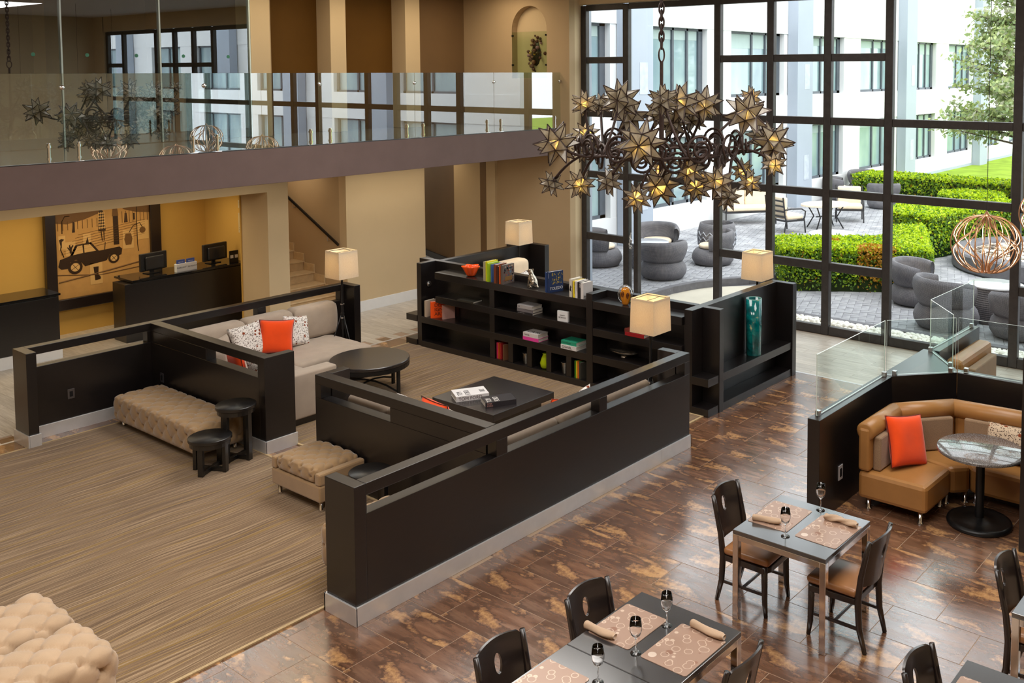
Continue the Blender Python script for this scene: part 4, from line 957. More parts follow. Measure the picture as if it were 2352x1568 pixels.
obj('leaves', m, [flat(110, 112, 40), flat(156, 150, 84)], wr_, kind='stuff'); obj('core', MB().ball((0, 0, .05), .06, 8), flat(70, 70, 30), wr_, smooth=True)
Z2, Z1 = .93, .53
book('flat dark picture book lying on the upper left shelf', .03, .22, .36, flat(52, 50, 44), (10.99, 11.68, Z2), RD(4), True, front='', fc=None)
GS = 'grey books stacked on the middle shelf'
book('black book at the bottom of the grey stack on the middle shelf', .035, .24, .33, flat(34, 32, 36), (10.99, 10.36, Z2), 0, True, spine='ALL ABOUT YEARS', sc=flat(150, 148, 150), ss=.016)
book('grey book in the middle of the stack on the middle shelf', .05, .24, .33, flat(112, 108, 112), (11.0, 10.36, Z2+.035), RD(2), True)
book('light grey book on top of the stack on the middle shelf', .055, .23, .32, flat(164, 160, 160), (10.99, 10.37, Z2+.085), RD(-1), True, spine='20', sc=INKB, ss=.03)
ss_ = thing('table_sign', 'small white block sign on the middle shelf', 'sign', (11.03, 9.76, Z2), RD(-86))
obj('block', MB().box(-.1, .1, -.02, .02, 0, .16), M['whitepaint'], ss_, bevel=.003); text(ss_, 'MARRIOTT', .02, INKB, (0, -.0215, .09), (RD(90), 0, 0), align='CENTER'); text(ss_, 'BONVOY', .034, INKB, (0, -.0215, .05), (RD(90), 0, 0), align='CENTER')
book('pink spined book under the white one on the lower middle shelf', .055, .23, .33, flat(232, 70, 160), (10.99, 10.24, Z1), 0, True)
book('white book with black lettering lying on the pink one', .065, .23, .32, flat(214, 208, 206), (10.99, 10.245, Z1+.055), 0, True, spine='CHANEL', sc=INKB, ss=.03, front='CATS', fc=INKB, fs=.11)
book('white book with large black lettering under the green one on the lower shelf', .065, .24, .31, flat(220, 216, 214), (10.98, 9.46, Z1), 0, True, spine='CHANEL', sc=INKB, ss=.05)
book('green book lying on the white lettered one on the lower shelf', .06, .24, .30, flat(40, 150, 116), (10.99, 9.47, Z1+.065), 0, True, spine='TUTTOFELLINI', sc=flat(16, 70, 60), ss=.026, front='oOo', fc=flat(20, 90, 74), fs=.06)
book('dark red book lying at the bottom of the red stack behind the middle lamp', .05, .24, .34, flat(150, 24, 30), (10.98, 8.20, Z2), 0, True); book('brown red book on top of the red stack behind the middle lamp', .045, .22, .30, flat(110, 44, 34), (11.0, 8.25, Z2+.05), RD(3), True)
bo2 = thing('boat_bowl', 'silver boat shaped bowl on the lower right shelf', 'bowl', (11.18, 8.72, Z1), RD(96))
m = MB(); m.grid(lambda a, b: ((2*a-1)*.24, (.09*(1-(2*a-1)**2)**.8)*(2*b-1), .02+.07*abs(2*b-1)**2*(1-(2*a-1)**2)+.07*(2*a-1)**2), 20, 10)
o_ = obj('bowl', m, SILV, bo2, smooth=True); q = o_.modifiers.new('s', 'SOLIDIFY'); q.thickness = .006; obj('foot', MB().lathe([(.05, 0), (.03, .022)], 16, sy=.6), SILV, bo2)
ORG = flat(244, 84, 16)
book('thin dark book at the left end of the low shelf', .03, .2, .26, flat(52, 44, 36), (11.02, 12.90, Z1)); book('white spined book beside the orange one on the low shelf', .04, .22, .28, flat(196, 178, 156), (11.0, 12.85, Z1), RD(2))
ob_ = book('orange book with big dark lettering facing out on the low shelf', .05, .26, .28, ORG, (10.99, 12.72, Z1), RD(-32))
for i, s in enumerate(('DES', 'IGN', 'ART')): text(ob_, s, .085, flat(60, 30, 20), (.06, -.0008, .19-.075*i), (RD(90), 0, 0))
book('pale pink book behind the orange lettered one on the low shelf', .03, .22, .24, flat(206, 160, 150), (11.06, 12.50, Z1), RD(-20))
Z0 = .11; GM = 'thin magazines in the small bookshelf compartments'
for i, (c, w) in enumerate(((flat(206, 40, 90), .02), (flat(196, 80, 30), .03), (flat(170, 40, 40), .02))): book('%s magazine in the left small compartment' % ('pink', 'orange', 'red')[i], w, .2, .26, c, (11.02, 11.16-.04*i, Z0))
book('book with a brown pattern cover in the left small compartment', .03, .24, .25, flat(110, 74, 50), (11.0, 11.0, Z0), RD(-14))
for i, (c, w) in enumerate(((flat(90, 150, 40), .02), (flat(230, 200, 40), .02), (flat(220, 110, 40), .02), (flat(60, 120, 70), .02))): book('%s magazine in the right small compartment' % ('green', 'yellow', 'orange', 'dark green')[i], w, .2, .26, c, (11.02, 9.51-.03*i, Z0))
book('dark landscape cover book in the right small compartment', .03, .24, .25, flat(60, 58, 52), (11.0, 9.40, Z0), RD(-16))
c_ = 0
for i, (nm, lab, col, pr) in enumerate((('cup', 'left grey metal cup in a small bookshelf compartment', SILV, [(.04, 0), (.045, .005), (.065, .17), (.07, .175)]), ('vase', 'lime green glass vase in the middle small compartment', flat(170, 190, 16, .15), [(.05, 0), (.075, .03), (.085, .09), (.06, .17), (.035, .22), (.045, .235)]), ('cup', 'right grey metal cup in a small bookshelf compartment', SILV, [(.04, 0), (.045, .005), (.065, .17), (.07, .175)]))):
    y = 9.27+.306*(3.5-i)+.101*(3-i)
    t = thing(nm, lab, nm, (11.10, y-.04, Z0)); obj('body', MB().lathe(pr, 24), col, t, smooth=True); obj('mouth', MB().lathe([(pr[-1][0]*.9, pr[-1][1]-.004), (pr[-1][0]*.97, pr[-1][1]+.002)], 24), BLK if nm == 'cup' else col, t)
va = thing('glass_vase', 'tall teal glass cylinder vase with gold flowers on the shelf wing', 'vase', (12.46, 7.28, Z1)); va.scale = (1, 1, 1.06)
t = NT('teal_glass'); t.set(.06, 0, .6, .6); co = t.coord(); n = t.noise(co, 6, 4, .6, .6); n2 = t.noise(co, 4.2, 3, .5, .3)
teal = t.ramp(n, [(.3, S(0, 62, 66)), (.55, S(0, 112, 112)), (.75, S(30, 160, 150))]); t.col(t.mix(t.ramp(n2, [(.60, (0, 0, 0, 1)), (.64, (1, 1, 1, 1))]), teal, S(196, 200, 150)))
obj('body', MB().lathe([(.105, 0), (.11, .01), (.115, .4), (.116, .79), (.108, .79), (.106, .4), (.10, .03)], 36, caps=False), t.m, va, smooth=True); obj('base', MB().cyl((0, 0, .002), .10, .03, 24), t.m, va)
obj('rim', MB().tube([(.112*cos(a), .112*sin(a), .79) for a in [i*pi/18 for i in range(36)]], .005, 6, True), flat(150, 200, 190, .1), va, smooth=True)
# books on the square table
t1 = book('white book with black lettering lying on the square coffee table', .07, .31, .44, flat(222, 220, 220), (8.96, 9.24, .407), RD(60), True, spine='TOM FORD', sc=flat(58, 34, 30), ss=.062)
for s, x, y in (('TOM', .03, .335), ('FORD', .03, .235), ('002', .09, .03)): text(t1, s, .10, INKB, (x, y, .0708), (0, 0, 0), sx=.72)
t2 = book('black book with white lettering lying beside the white one on the square coffee table', .065, .27, .41, flat(50, 48, 52, .3), (9.01, 8.79, .407), RD(60), True)
for s, x, y in (('TOM', .02, .31), ('FORD', .02, .21)): text(t2, s, .10, WHT, (x, y, .0658), (0, 0, 0), sx=.68)
for s, z in (('TOM', .035), ('FORD', .008)): text(t2, s, .03, flat(200, 150, 140), (-.0008, .39, z), (RD(90), 0, RD(-90)))
# ------------------------------------------------------------------ dining tables, chairs, settings
def dtable(label, x0, x1, y0, y1, legs=(1, 1, 1, 1)):
    t = thing('dining_table', label, 'table', ((x0+x1)/2, (y0+y1)/2, 0), 0); h = .80; a, b = (x1-x0)/2, (y1-y0)/2; w = .055
    obj('tabletop', MB().box(-a, a, -b, b, h-.035, h), M['graphite'], t, bevel=.004)
    for k, (sx, sy) in enumerate(((-1, -1), (1, -1), (-1, 1), (1, 1))):
        if legs[k]: obj('leg', MB().box(*sorted((sx*(a-w), sx*a)), *sorted((sy*(b-w), sy*b)), .002, h-.036), M['chrome'], t, bevel=.004)
    for sy in (-1, 1): obj('rail', MB().box(-a+w, a-w, *sorted((sy*(b-.02), sy*b)), h-.085, h-.036), M['chrome'], t, bevel=.003)
    for sx in (-1, 1): obj('rail', MB().box(*sorted((sx*(a-.02), sx*a)), -b+w, b-w, h-.085, h-.036), M['chrome'], t, bevel=.003)
    return t
M['graphite'] = simple('graphite_laminate', (.034, .033, .035, 1), .2, 0, .6, .08, 20); M['graphite'].node_tree.nodes['Principled BSDF'].inputs['IOR'].default_value = 2.2
dtable('small dark square table with two place settings beside the booth divider', 7.01, 7.87, 3.42, 4.29)
dtable('dark table at the bottom edge with two facing place settings', 4.875, 5.73, 3.43, 4.30)
dtable('dark table at the bottom edge joined to its left neighbour', 4.0, 4.87, 3.43, 4.30)
dtable('dark table cut by the right edge of the picture', 7.13, 7.99, 1.15, 2.01)
dtable('dark table corner in the bottom right of the picture', 5.50, 6.36, 1.20, 2.07)
def chair_parts():
    t = thing('dining_chair', 'proto', 'chair', (0, 0, 0)); cw = M['chairwood']
    # seat 0.46 wide (x), faces -y; back at y=+0.24
    obj('seat', soft(.225, .225, .035, .033, .05, lambda p, n: .018*max(0, 1-(p.x/.22)**2)*max(0, 1-(p.y/.22)**2) if n.z > .3 else 0, (0, -.01, .475)), M['seatpad'], t, smooth=True)
    obj('seat_frame', MB().prism([(-.215, .215), (.215, .215), (.235, -.20), (.16, -.235), (-.16, -.235), (-.235, -.20)], .385, .438), cw, t, bevel=.006)
    for s in (-1, 1):
        obj('front_leg', MB().tube([(s*.205, -.19, .44), (s*.205, -.192, .30), (s*.208, -.197, .12), (s*.214, -.212, .004)], [.029, .028, .025, .018], 8), cw, t, smooth=True)
        rear = [(s*.20, .285, .004), (s*.203, .235, .20), (s*.203, .222, .42), (s*.206, .245, .62), (s*.21, .285, .80), (s*.214, .318, .945)]
        obj('rear_post', MB().tube(rear, [.019, .027, .030, .026, .023, .019], 8, ry=None), cw, t, smooth=True)
        obj('side_stretcher', MB().bar((s*.205, -.19, .19), (s*.203, .232, .19), .016, .026), cw, t, bevel=.003)
    obj('cross_stretcher', MB().bar((-.205, .02, .192), (.205, .02, .192), .016, .026), cw, t, bevel=.003)
    # curved back panel with an oval hole
    def bp(x, z):
        f = (z-.55)/.39; cv = .05*(1-(x/.21)**2); return (x, .232+.085*f**1.2*1 if f > 0 else .232, z), cv
    n = 48; hx, hz, cx, cz = .032, .066, 0, .80; rings = 5; m = MB()
    def outer(i):
        a = 2*pi*i/n; c, s = cos(a), sin(a); k = min(.205/abs(c) if abs(c) > 1e-6 else 9, (.14 if s > 0 else .25)/abs(s) if abs(s) > 1e-6 else 9); return cx+c*k, cz+s*k
    for side in (0, 1):
        vs = []
        for r in range(rings+1):
            for i in range(n):
                a = 2*pi*i/n; ox, oz = outer(i); ix, iz = cx+hx*cos(a), cz+hz*sin(a); f = r/rings; x, z = ix+(ox-ix)*f, iz+(oz-iz)*f
                zz = z
                if z < .6: zz = z+.02*(1-(x/.205)**2)*(.6-z)/.05*-1
                if z > .9: zz = z+.022*(1-(x/.205)**2)
                y = .226+.095*max(0, (z-.5)/.45)**1.15+.045*(1-(x/.205)**2)+(.018 if side else 0); vs.append((x, y, zz))
        fs = [(r*n+i, r*n+(i+1) % n, (r+1)*n+(i+1) % n, (r+1)*n+i) for r in range(rings) for i in range(n)]
        m.add(vs, [f[::-1] for f in fs] if side else fs)
    N = (rings+1)*n
    m.f += [(i, i+N, (i+1) % n+N, (i+1) % n) for i in range(n)]+[(rings*n+i, rings*n+(i+1) % n, rings*n+(i+1) % n+N, rings*n+i+N) for i in range(n)]; m.m += [0]*(2*n)
    obj('back_panel', m, cw, t, smooth=True, auto=50); return t
M['seatpad'] = simple('caramel_seat_vinyl', S(158, 108, 66), .34, 0, .5, .1, 5)
ch = chair_parts(); used = []
def chair(label, x, y, rz):
    if not used: used.append(1); ch.location = (x, y, 0); ch.rotation_euler = (0, 0, rz); ch['label'] = label; ch['group'] = 'dining chairs with oval backs'; return ch
    return dup(ch, (x, y, 0), rz, label)
chair('dark dining chair on the far side of the small square table', 7.42, 4.295, RD(2))
chair('dark dining chair with tan seat on the near side of the small square table', 7.43, 3.46, RD(180))
chair('dark dining chair behind the bottom table, right of the leftmost one', 5.30, 4.17, RD(-3))
chair('dark dining chair at the bottom edge, leftmost of the dining chairs', 4.43, 4.18, 0)
chair('dark dining chair back at the bottom edge on the near side of the bottom table', 5.29, 3.46, RD(180))
chair('dark dining chair cut by the right edge of the picture', 7.60, 1.88, 0)
chair('dark dining chair at the bottom edge behind the bottom right table', 5.94, 1.93, RD(-2))
def mat_(label, x, y, rz, w=.50, h=.38):
    m = MB(); pts = []
    for cx, cy, a0 in ((1, 1, 0), (-1, 1, 90), (-1, -1, 180), (1, -1, 270)):
        for k in range(5): a = RD(a0+22.5*k); pts.append((cx*(w/2-.02)+.02*cos(a), cy*(h/2-.02)+.02*sin(a)))
    o = obj('placemat', m.prism(pts, 0, .004), M['placemat']); o.location = (x, y, .80); o.rotation_euler = (0, 0, rz); return tag(o, label, 'placemat')
mat_('circle print placemat on the far half of the small square table', 7.48, 4.09, RD(1)); mat_('circle print placemat on the near half of the small square table', 7.47, 3.62, RD(-1))
mat_('circle print placemat in front of the chair behind the bottom table', 5.30, 4.10, 0, .46, .36); mat_('circle print placemat on the near side of the bottom table', 5.31, 3.63, 0, .50, .37)
mat_('circle print placemat at the bottom edge by the leftmost dining chair', 4.44, 4.10, 0, .46, .36); mat_('circle print placemat on the bottom right table', 5.93, 1.86, 0, .46, .36)
mat_('circle print placemat on the table cut by the right edge', 7.58, 1.79, 0, .46, .36)
gp = [(.036, 0), (.036, .003), (.012, .008), (.005, .02), (.0045, .095), (.012, .108), (.030, .125), (.040, .155), (.041, .185), (.034, .235), (.0325, .235), (.039, .185), (.037, .156), (.027, .128), (.006, .116), (.001, .112)]
gme = mesh_of('wine_glass', MB().lathe([(r*1.04, z*1.03) for r, z in gp], 28, caps=False), M['clear'], True)
def glass(label, x, y):
    o = link('wine_glass', gme); o.location = (x, y, .8005); return tag(o, label, 'glass', 'wine glasses')
glass('wine glass beside the far left napkin of the small square table', 7.17, 3.87); glass('wine glass at the window end of the small square table', 7.80, 3.86)
glass('wine glass at the far right of the bottom table', 5.47, 3.885); glass('wine glass in the middle of the bottom table', 5.075, 3.86); glass('wine glass at the bottom edge left of the other glasses', 4.675, 3.86); glass('wine glass cut by the right edge of the picture', 7.36, 1.62)
def napkin(label, x, y, rz, L=.24, seed=0, twist=False):
    rn = random.Random(seed); ph = rn.uniform(0, 6); m = MB(); n = 26; pts = []; vs = []
    for i in range(n+1):
        f = i/n; r = .026*(1+.25*sin(3*f*pi+ph)*(.5 if twist else .2))*(1-.25*(f > .93)); cy = .008*sin(5*f+ph)
        for j in range(16):
            a = 2*pi*j/16; rr = r*(1+(.22 if twist else .08)*sin(3*a+f*(14 if twist else 5)+ph)); vs.append(((f-.5)*L, cy+rr*1.15*cos(a), .024+rr*sin(a)*.92))
    m.add(vs, [(i*16+j, (i+1)*16+j, (i+1)*16+(j+1) % 16, i*16+(j+1) % 16) for i in range(n) for j in range(16)]+[tuple(range(15, -1, -1)), tuple(n*16+j for j in range(16))])
    o = obj('napkin', m, M['napkin'], None, smooth=True); o.location = (x, y, .805); o.rotation_euler = (0, 0, rz); return tag(o, label, 'napkin', 'rolled napkins')
M['napkin'] = fabric('beige_napkin_cotton', S(190, 162, 136), 500, .08)
napkin('rolled beige napkin on the far mat of the small square table', 7.30, 4.12, RD(-72), .25, 1); napkin('twisted beige napkin on the near mat of the small square table', 7.67, 3.60, RD(-88), .30, 2, True)
napkin('rolled napkin on the far mat of the bottom table', 5.10, 4.19, RD(-88), .26, 3); napkin('rolled napkin on the near mat of the bottom table', 5.56, 3.60, RD(-92), .28, 4)
# ------------------------------------------------------------------ banquette booth
LE = M['leather']; PD = M['boothpad']
Pb = [(9.67, 4.36), (10.5, 4.35), (11.08, 3.84), (11.17, 2.75)]; Qf = [(9.67, 3.60), (10.34, 3.58), (10.50, 3.42), (10.50, 2.75)]
names = ('left', 'corner', 'right')
def lerp(a, b, f): return (a[0]+(b[0]-a[0])*f, a[1]+(b[1]-a[1])*f)
for i in range(3):
    p0, p1, q1, q0 = Pb[i], Pb[i+1], Qf[i+1], Qf[i]; c = ((p0[0]+q1[0])/2, (p0[1]+q1[1])/2)
    t = thing('banquette_seat', 'caramel leather banquette seat, %s section of the booth' % ('left end' if i == 0 else 'corner' if i == 1 else 'right'), 'seat', (c[0], c[1], 0), 0, 'booth banquette sections')
    sh_ = lambda pts, k: [(c[0]+(x-c[0])*k, c[1]+(y-c[1])*k) for x, y in pts]
    obj('seat', MB().prism(sh_([p0, p1, q1, q0], .992), .13, .425), LE, t, world=True, bevel=.045)
    ba, bb = lerp(p0, q0, .17), lerp(p1, q1, .17)
    obj('backrest', MB().prism(sh_([p0, p1, bb, ba], .992), .43, .90), LE, t, world=True, bevel=.03)
    d = V((p1[0]-p0[0], p1[1]-p0[1], 0)).normalized(); nrm = V((d.y, -d.x, 0)); 
    if nrm.dot(V((q0[0]-p0[0], q0[1]-p0[1], 0))) < 0: nrm = -nrm
    a = V((*lerp(p0, p1, .02), .86))+nrm*.075; b = V((*lerp(p0, p1, .98), .86))+nrm*.075
    obj('bolster', MB().tube([a+(b-a)*f for f in (0, .01, .5, .99, 1)], [.07, .10, .102, .10, .07], 14), LE, t, world=True, smooth=True)
    a2 = lerp(ba, bb, .12); b2_ = lerp(ba, bb, .90)
    obj('back_pad', MB().prism([a2, b2_, (b2_[0]+nrm.x*.09, b2_[1]+nrm.y*.09), (a2[0]+nrm.x*.09, a2[1]+nrm.y*.09)], .43, .80), PD, t, world=True, bevel=.02)
    for f, g in ((.12, .12), (.12, .88), (.88, .12), (.88, .88)):
        x, y = lerp(lerp(p0, p1, f), lerp(q0, q1, f), g); obj('leg', MB().lathe([(.035, 0), (.036, .006), (.022, .02), (.026, .132)], 14, (x, y, .002)), M['chrome'], t, world=True, smooth=True)
pillow('orange pillow with dark piping on the booth seat', M['orange'], (10.08, 3.94, .435), RD(-22), RD(-20), .52, .54, .18, 21, flat(110, 34, 24), RD(8))
pillow('sand leaf-print pillow on the right booth seat', M['leafprint2'], (10.84, 3.12, .435), RD(-92), RD(-18), .60, .40, .16, 22)
fb = thing('banquette_seat', 'caramel banquette seat of the neighbouring booth behind the glass', 'seat', (12.8, 4.1, 0))
obj('seat', MB().box(12.5, 13.7, 3.4, 4.4, .14, .50), LE, fb, world=True, bevel=.04); obj('backrest', MB().box(12.45, 13.7, 4.2, 4.42, .505, .98), LE, fb, world=True, bevel=.06); obj('back_pad', MB().box(12.6, 13.5, 4.08, 4.19, .505, .86), PD, fb, world=True, bevel=.02)
bt = thing('pedestal_table', 'round granite top pedestal table in the booth', 'table', (10.12, 3.20, 0))
gr = NT('speckled_granite'); gr.set(.06, 0, .6); co = gr.coord(); n = gr.noise(co, 130, 3, .8); gr.col(gr.ramp(n, [(.38, S(48, 46, 46)), (.5, S(104, 100, 98)), (.62, S(160, 156, 154))]))
obj('top', MB().lathe([(.40, .765), (.435, .77), (.44, .785), (.435, .80), (.43, .802)], 56), gr.m, bt, smooth=True, auto=50)
obj('column', MB().cyl((0, 0, .06), .045, .70, 24).cyl((0, 0, .745), .12, .018, 24), M['black'], bt, smooth=True, auto=40)
obj('base', MB().lathe([(.325, .002), (.33, .02), (.32, .045), (.29, .05), (.26, .035), (.12, .05), (.06, .075)], 48), M['black'], bt, smooth=True)
# ------------------------------------------------------------------ star chandelier
CX, CY, CZ = 9.5, 6.83, 3.80
chd = thing('chandelier', 'large rust iron chandelier of many amber glass stars above the lounge', 'chandelier', (CX, CY, CZ))
def ico():
    p = (1+sqrt(5))/2; vs = [(-1, p, 0), (1, p, 0), (-1, -p, 0), (1, -p, 0), (0, -1, p), (0, 1, p), (0, -1, -p), (0, 1, -p), (p, 0, -1), (p, 0, 1), (-p, 0, -1), (-p, 0, 1)]
    fs = [(0, 11, 5), (0, 5, 1), (0, 1, 7), (0, 7, 10), (0, 10, 11), (1, 5, 9), (5, 11, 4), (11, 10, 2), (10, 7, 6), (7, 1, 8), (3, 9, 4), (3, 4, 2), (3, 2, 6), (3, 6, 8), (3, 8, 9), (4, 9, 5), (2, 4, 11), (6, 2, 10), (8, 6, 7), (9, 8, 1)]
    return [V(v).normalized() for v in vs], fs
iv, if_ = ico(); base_r = .46
sm, ed_ = MB(), MB(); vs = [v*base_r for v in iv]; tips = []
for f in if_: c = (iv[f[0]]+iv[f[1]]+iv[f[2]]).normalized(); tips.append(c)
sm.add(vs+tips, [(f[k], f[(k+1) % 3], 12+i) for i, f in enumerate(if_) for k in range(3)])
edges = set()
for i, f in enumerate(if_):
    for k in range(3): edges.add(tuple(sorted((f[k], f[(k+1) % 3])))); edges.add((f[k], 12+i))
av = vs+tips
for a, b in edges: ed_.tube([av[a], av[b]], .026, 3)
star_me = mesh_of('star_glass', sm, M['star']); came_me = mesh_of('star_came', ed_, M['iron']); bulb_me = mesh_of('star_bulb', MB().ball((0, 0, 0), .085, 6), M['lit'])
def unp(u, v, depth):   # photo direction at a chosen distance from the lens axis plane, used once to lay out the stars
    d = V(((u-1441.6)/2260.28, (v-313.27)/2260.28, 1))*depth; return r2*d.x+d2*d.y+fw*d.z+V((0, 0, 4.7))
D0 = V((CX, CY, CZ-4.7)).dot(fw); TR = V((CX, CY, CZ))
ST = [(515, 320, 130, .5, 1), (650, 330, 110, .9, 0), (810, 290, 190, -.2, 0), (890, 420, 165, .4, 0), (1170, 290, 150, -.5, 0), (1310, 310, 190, .2, 1), (1510, 330, 175, .6, 1), (1865, 400, 210, -.7, 1), (1900, 265, 105, .9, 1), (285, 650, 205, -.5, 1), (985, 655, 230, -1.35, 1), (530, 570, 125, .9, 1), (500, 700, 120, .7, 0), (2085, 640, 195, .1, 1), (2090, 820, 120, -.4, 1), (1985, 590, 140, .8, 0), (240, 985, 120, .2, 0), (480, 985, 140, -.2, 1), (720, 970, 130, -.7, 0), (780, 835, 85, 1.0, 1), (950, 1105, 140, -.8, 1), (1140, 1000, 190, -.3, 2), (1385, 870, 150, -.6, 1), (1440, 1010, 150, .2, 1), (1620, 970, 160, -.8, 1), (1705, 1095, 125, -.3, 0), (1830, 870, 110, .5, 1), (1890, 975, 125, .1, 1), (1130, 400, 140, .7, 0), (1410, 430, 150, .9, 0), (1480, 935, 85, .8, 1), (570, 640, 105, 1.1, 0), (1150, 850, 105, .9, 1), (1250, 470, 150, .5, 0)]
rn = random.Random(21)
for (a, b, rpx, dz, lit) in ST:
    dep = D0+dz; p = unp(1200+a/3.62, 150+b/3.62, dep)-TR; r = rpx/3.62*dep/2260*.98
    o = link('star', star_me, chd); o.location = p; o.scale = (r, r, r); o.rotation_euler = (rn.uniform(0, 6), rn.uniform(0, 6), rn.uniform(0, 6))
    link('came', came_me, o)
    if lit:
        bo_ = p+V((-.6, -.42, rn.uniform(-.5, .6))).normalized()*r*.30; bb = link('bulb', bulb_me, o); bulb(bo_, 1.5 if lit == 1 else 5.0, (1, .62, .14), .015, chd); bb.location = o.rotation_euler.to_matrix().inverted() @ ((bo_-p)/r); bb.scale = (.5, .5, .5); bb.rotation_euler = (0, 0, 0)
    # curved arm from the ring to the star and its cup
    ang = atan2(p.y, p.x); rr = .85; q = V((rr*cos(ang+.3), rr*sin(ang+.3), -.05)); mid = (p+q)/2+V((0, 0, .14 if p.z < 0 else -.12)); e = p-(p-mid).normalized()*r*.4
    cv = [q*(1-f)**2+mid*2*f*(1-f)+e*f*f for f in [i/9 for i in range(10)]]
    obj('arm', MB().tube(cv, .017, 6), M['iron'], chd, smooth=True)
    obj('cup', MB().lathe([(.03, -.02), (.045, 0), (.045, .02), (.02, .03)], 10).xf(MX.Translation(e) @ (p-mid).normalized().to_track_quat('Z', 'Y').to_matrix().to_4x4()), M['iron'], chd, smooth=True)
for rr, z in ((.85, -.06), (.62, -.02)): obj('ring', MB().tube([(rr*cos(i*pi/24), rr*sin(i*pi/24), z) for i in range(48)], .016, 6, True), M['iron'], chd, smooth=True)
for k in range(26):
    a = 2*pi*k/26+.1; r0 = .95 if k % 2 else .72; L = .17 if k % 3 else .13; c = V((r0*cos(a), r0*sin(a), .03 if k % 2 else -.10)); tn = V((-sin(a), cos(a), 0))
    obj('scroll', MB().tube([c+tn*(L*(1-i/58)*cos(i*.32))+V((0, 0, 1))*(L*(1-i/58)*sin(i*.32))+V((cos(a), sin(a), 0))*.002*i for i in range(42)], .0155, 6), M['iron'], chd, smooth=True)
for k in range(6):
    a = pi/3*k; obj('spoke', MB().tube([(.05*cos(a), .05*sin(a), -.1), (.4*cos(a), .4*sin(a), -.16), (.85*cos(a), .85*sin(a), -.06)], .015, 6), M['iron'], chd, smooth=True)
obj('stem', MB().cyl((0, 0, -.45), .03, .9, 12).cyl((0, 0, .4), .022, .62, 10), M['iron'], chd, smooth=True, auto=40)
obj('loop', MB().tube([(.055*cos(i*pi/9), 0, 1.10+.085*sin(i*pi/9)) for i in range(18)], .011, 6, True), M['iron'], chd, smooth=True)
lk = mesh_of('chain_link', MB().tube([(.028*cos(i*pi/8), 0, .052*sin(i*pi/8)+(.014 if sin(i*pi/8) > 0 else -.014)) for i in range(16)], .012, 6, True), M['iron'], True)
for i in range(19): o = link('chain_link', lk, chd); o.location = (0, 0, 1.235+.082*i); o.rotation_euler = (0, 0, pi/2*(i % 2)+.4)
# ------------------------------------------------------------------ wire globe pendants
def pendant(label, x, y, z, R):
    t = thing('wire_pendant', label, 'pendant lamp', (x, y, z), 0, 'copper wire globe pendants')
    def prof(k, f):
        g = sin(pi*f)**.8
        if k == 0: return R*g
        if k == 2: f = 1-f
        if f < .20: r = .10*R+.02*R*f/.20
        else:
            s = min(1, (f-.20)/.40); s = s*s*(3-2*s); gg = sin(pi*f)**.8; r = .12*R*(1-s)+gg*R*.99*s
        return min(r, R*g+.03)
    nr = 10
    for k in range(3):
        m, l = MB(), MB()
        for i in range(nr):
            a = 2*pi*(i+k/3)/nr
            pts = [(prof(k, f)*cos(a), prof(k, f)*sin(a), R*.84*cos(pi*f)) for f in [j/26 for j in range(27)]]
            m.tube(pts, .0075, 5)
            if k: l.tube([(q[0]*.975, q[1]*.975, q[2]) for q in pts], .0038, 4)
        obj(('globe_wires', 'flared_wires', 'flared_wires')[k], m, M['copper'], t, smooth=True)
        if k: obj('led_strip', l, M['led'], t, smooth=True)
    obj('cap', MB().lathe([(.13*R, R*.84-.012), (.15*R, R*.84), (.03, R*.84+.02), (.008, R*.84+.06)], 20), M['copper'], t, smooth=True)
    obj('bottom_cap', MB().lathe([(.12*R, -R*.84-.004), (.13*R, -R*.84+.012), (.02, -R*.84+.016)], 20), M['copper'], t)
    obj('cord', MB().cyl((0, 0, R*.84+.05), .004, 6.6-z-R*.84-.05, 6), M['black'], t)
    return t
pendant('copper wire globe pendant hanging before the right window', 12.3, 3.88, 2.56, .42)
pendant('copper wire globe pendant cut by the right edge of the picture', 14.72, 3.75, 2.66, .42)
pendant('copper wire globe pendant seen mirrored in the upper glass wall', 14.0, 2.25, 2.93, .42)
pendant('copper wire globe pendant mirrored at the far left of the upper glass wall', 11.6, 1.9, 2.76, .42)
# ------------------------------------------------------------------ courtyard: ground, paving
CONC = simple('grey_courtyard_concrete', S(138, 138, 142), .8, 0, .2, .08, 2); PALE = simple('pale_concrete', S(196, 188, 172), .8, 0, .2, .05, 3)
struct('ground_courtyard', MB().box(15.98, 36, -14, 16.1, -.3, -.012), CONC)
lawn = struct('ground_lawn', MB().box(35, 90, -40, 16.1, -.2, .10).box(26.8, 35, -30, 6.4, -.2, .06), None or simple('lawn_grass', S(128, 152, 50), .95, 0, .1, .25, 1.2, .6, 40)); lawn['kind'] = 'stuff'
struct('floor_pale_paving', MB().prism([(16.0, 10.2), (18.4, 10.2), (18.6, 10.9), (17.9, 11.6), (16.0, 12.1)], -.012, .004), PALE)
kc = [(15.99, 11.93), (16.9, 11.93), (17.6, 11.78), (18.2, 11.5), (18.75, 11.12), (19.3, 10.75), (30.5, 10.75), (34.5, 13.5), (34.5, 16.09), (15.99, 16.09)]
terrace = struct('floor_terrace', MB().prism(kc, -.012, .095), CONC)
KERB = simple('dark_stone_kerb', S(104, 102, 106), .7, 0, .3, .15, 9)
for a, b in zip(kc[:5], kc[1:6]): obj('kerb_stone', MB().bar((a[0], a[1]-.02, .065), (b[0], b[1]-.02, .065), .14, .19), KERB, terrace, bevel=.012)
PAV = NT('grey_clay_paver'); PAV.set(.75, 0, .25); oi = PAV.N('ObjectInfo'); n = PAV.noise(PAV.coord(), 2.2, 4); c = PAV.ramp(n, [(.3, S(132, 132, 137)), (.7, S(176, 175, 178))])
PAV.col(c)
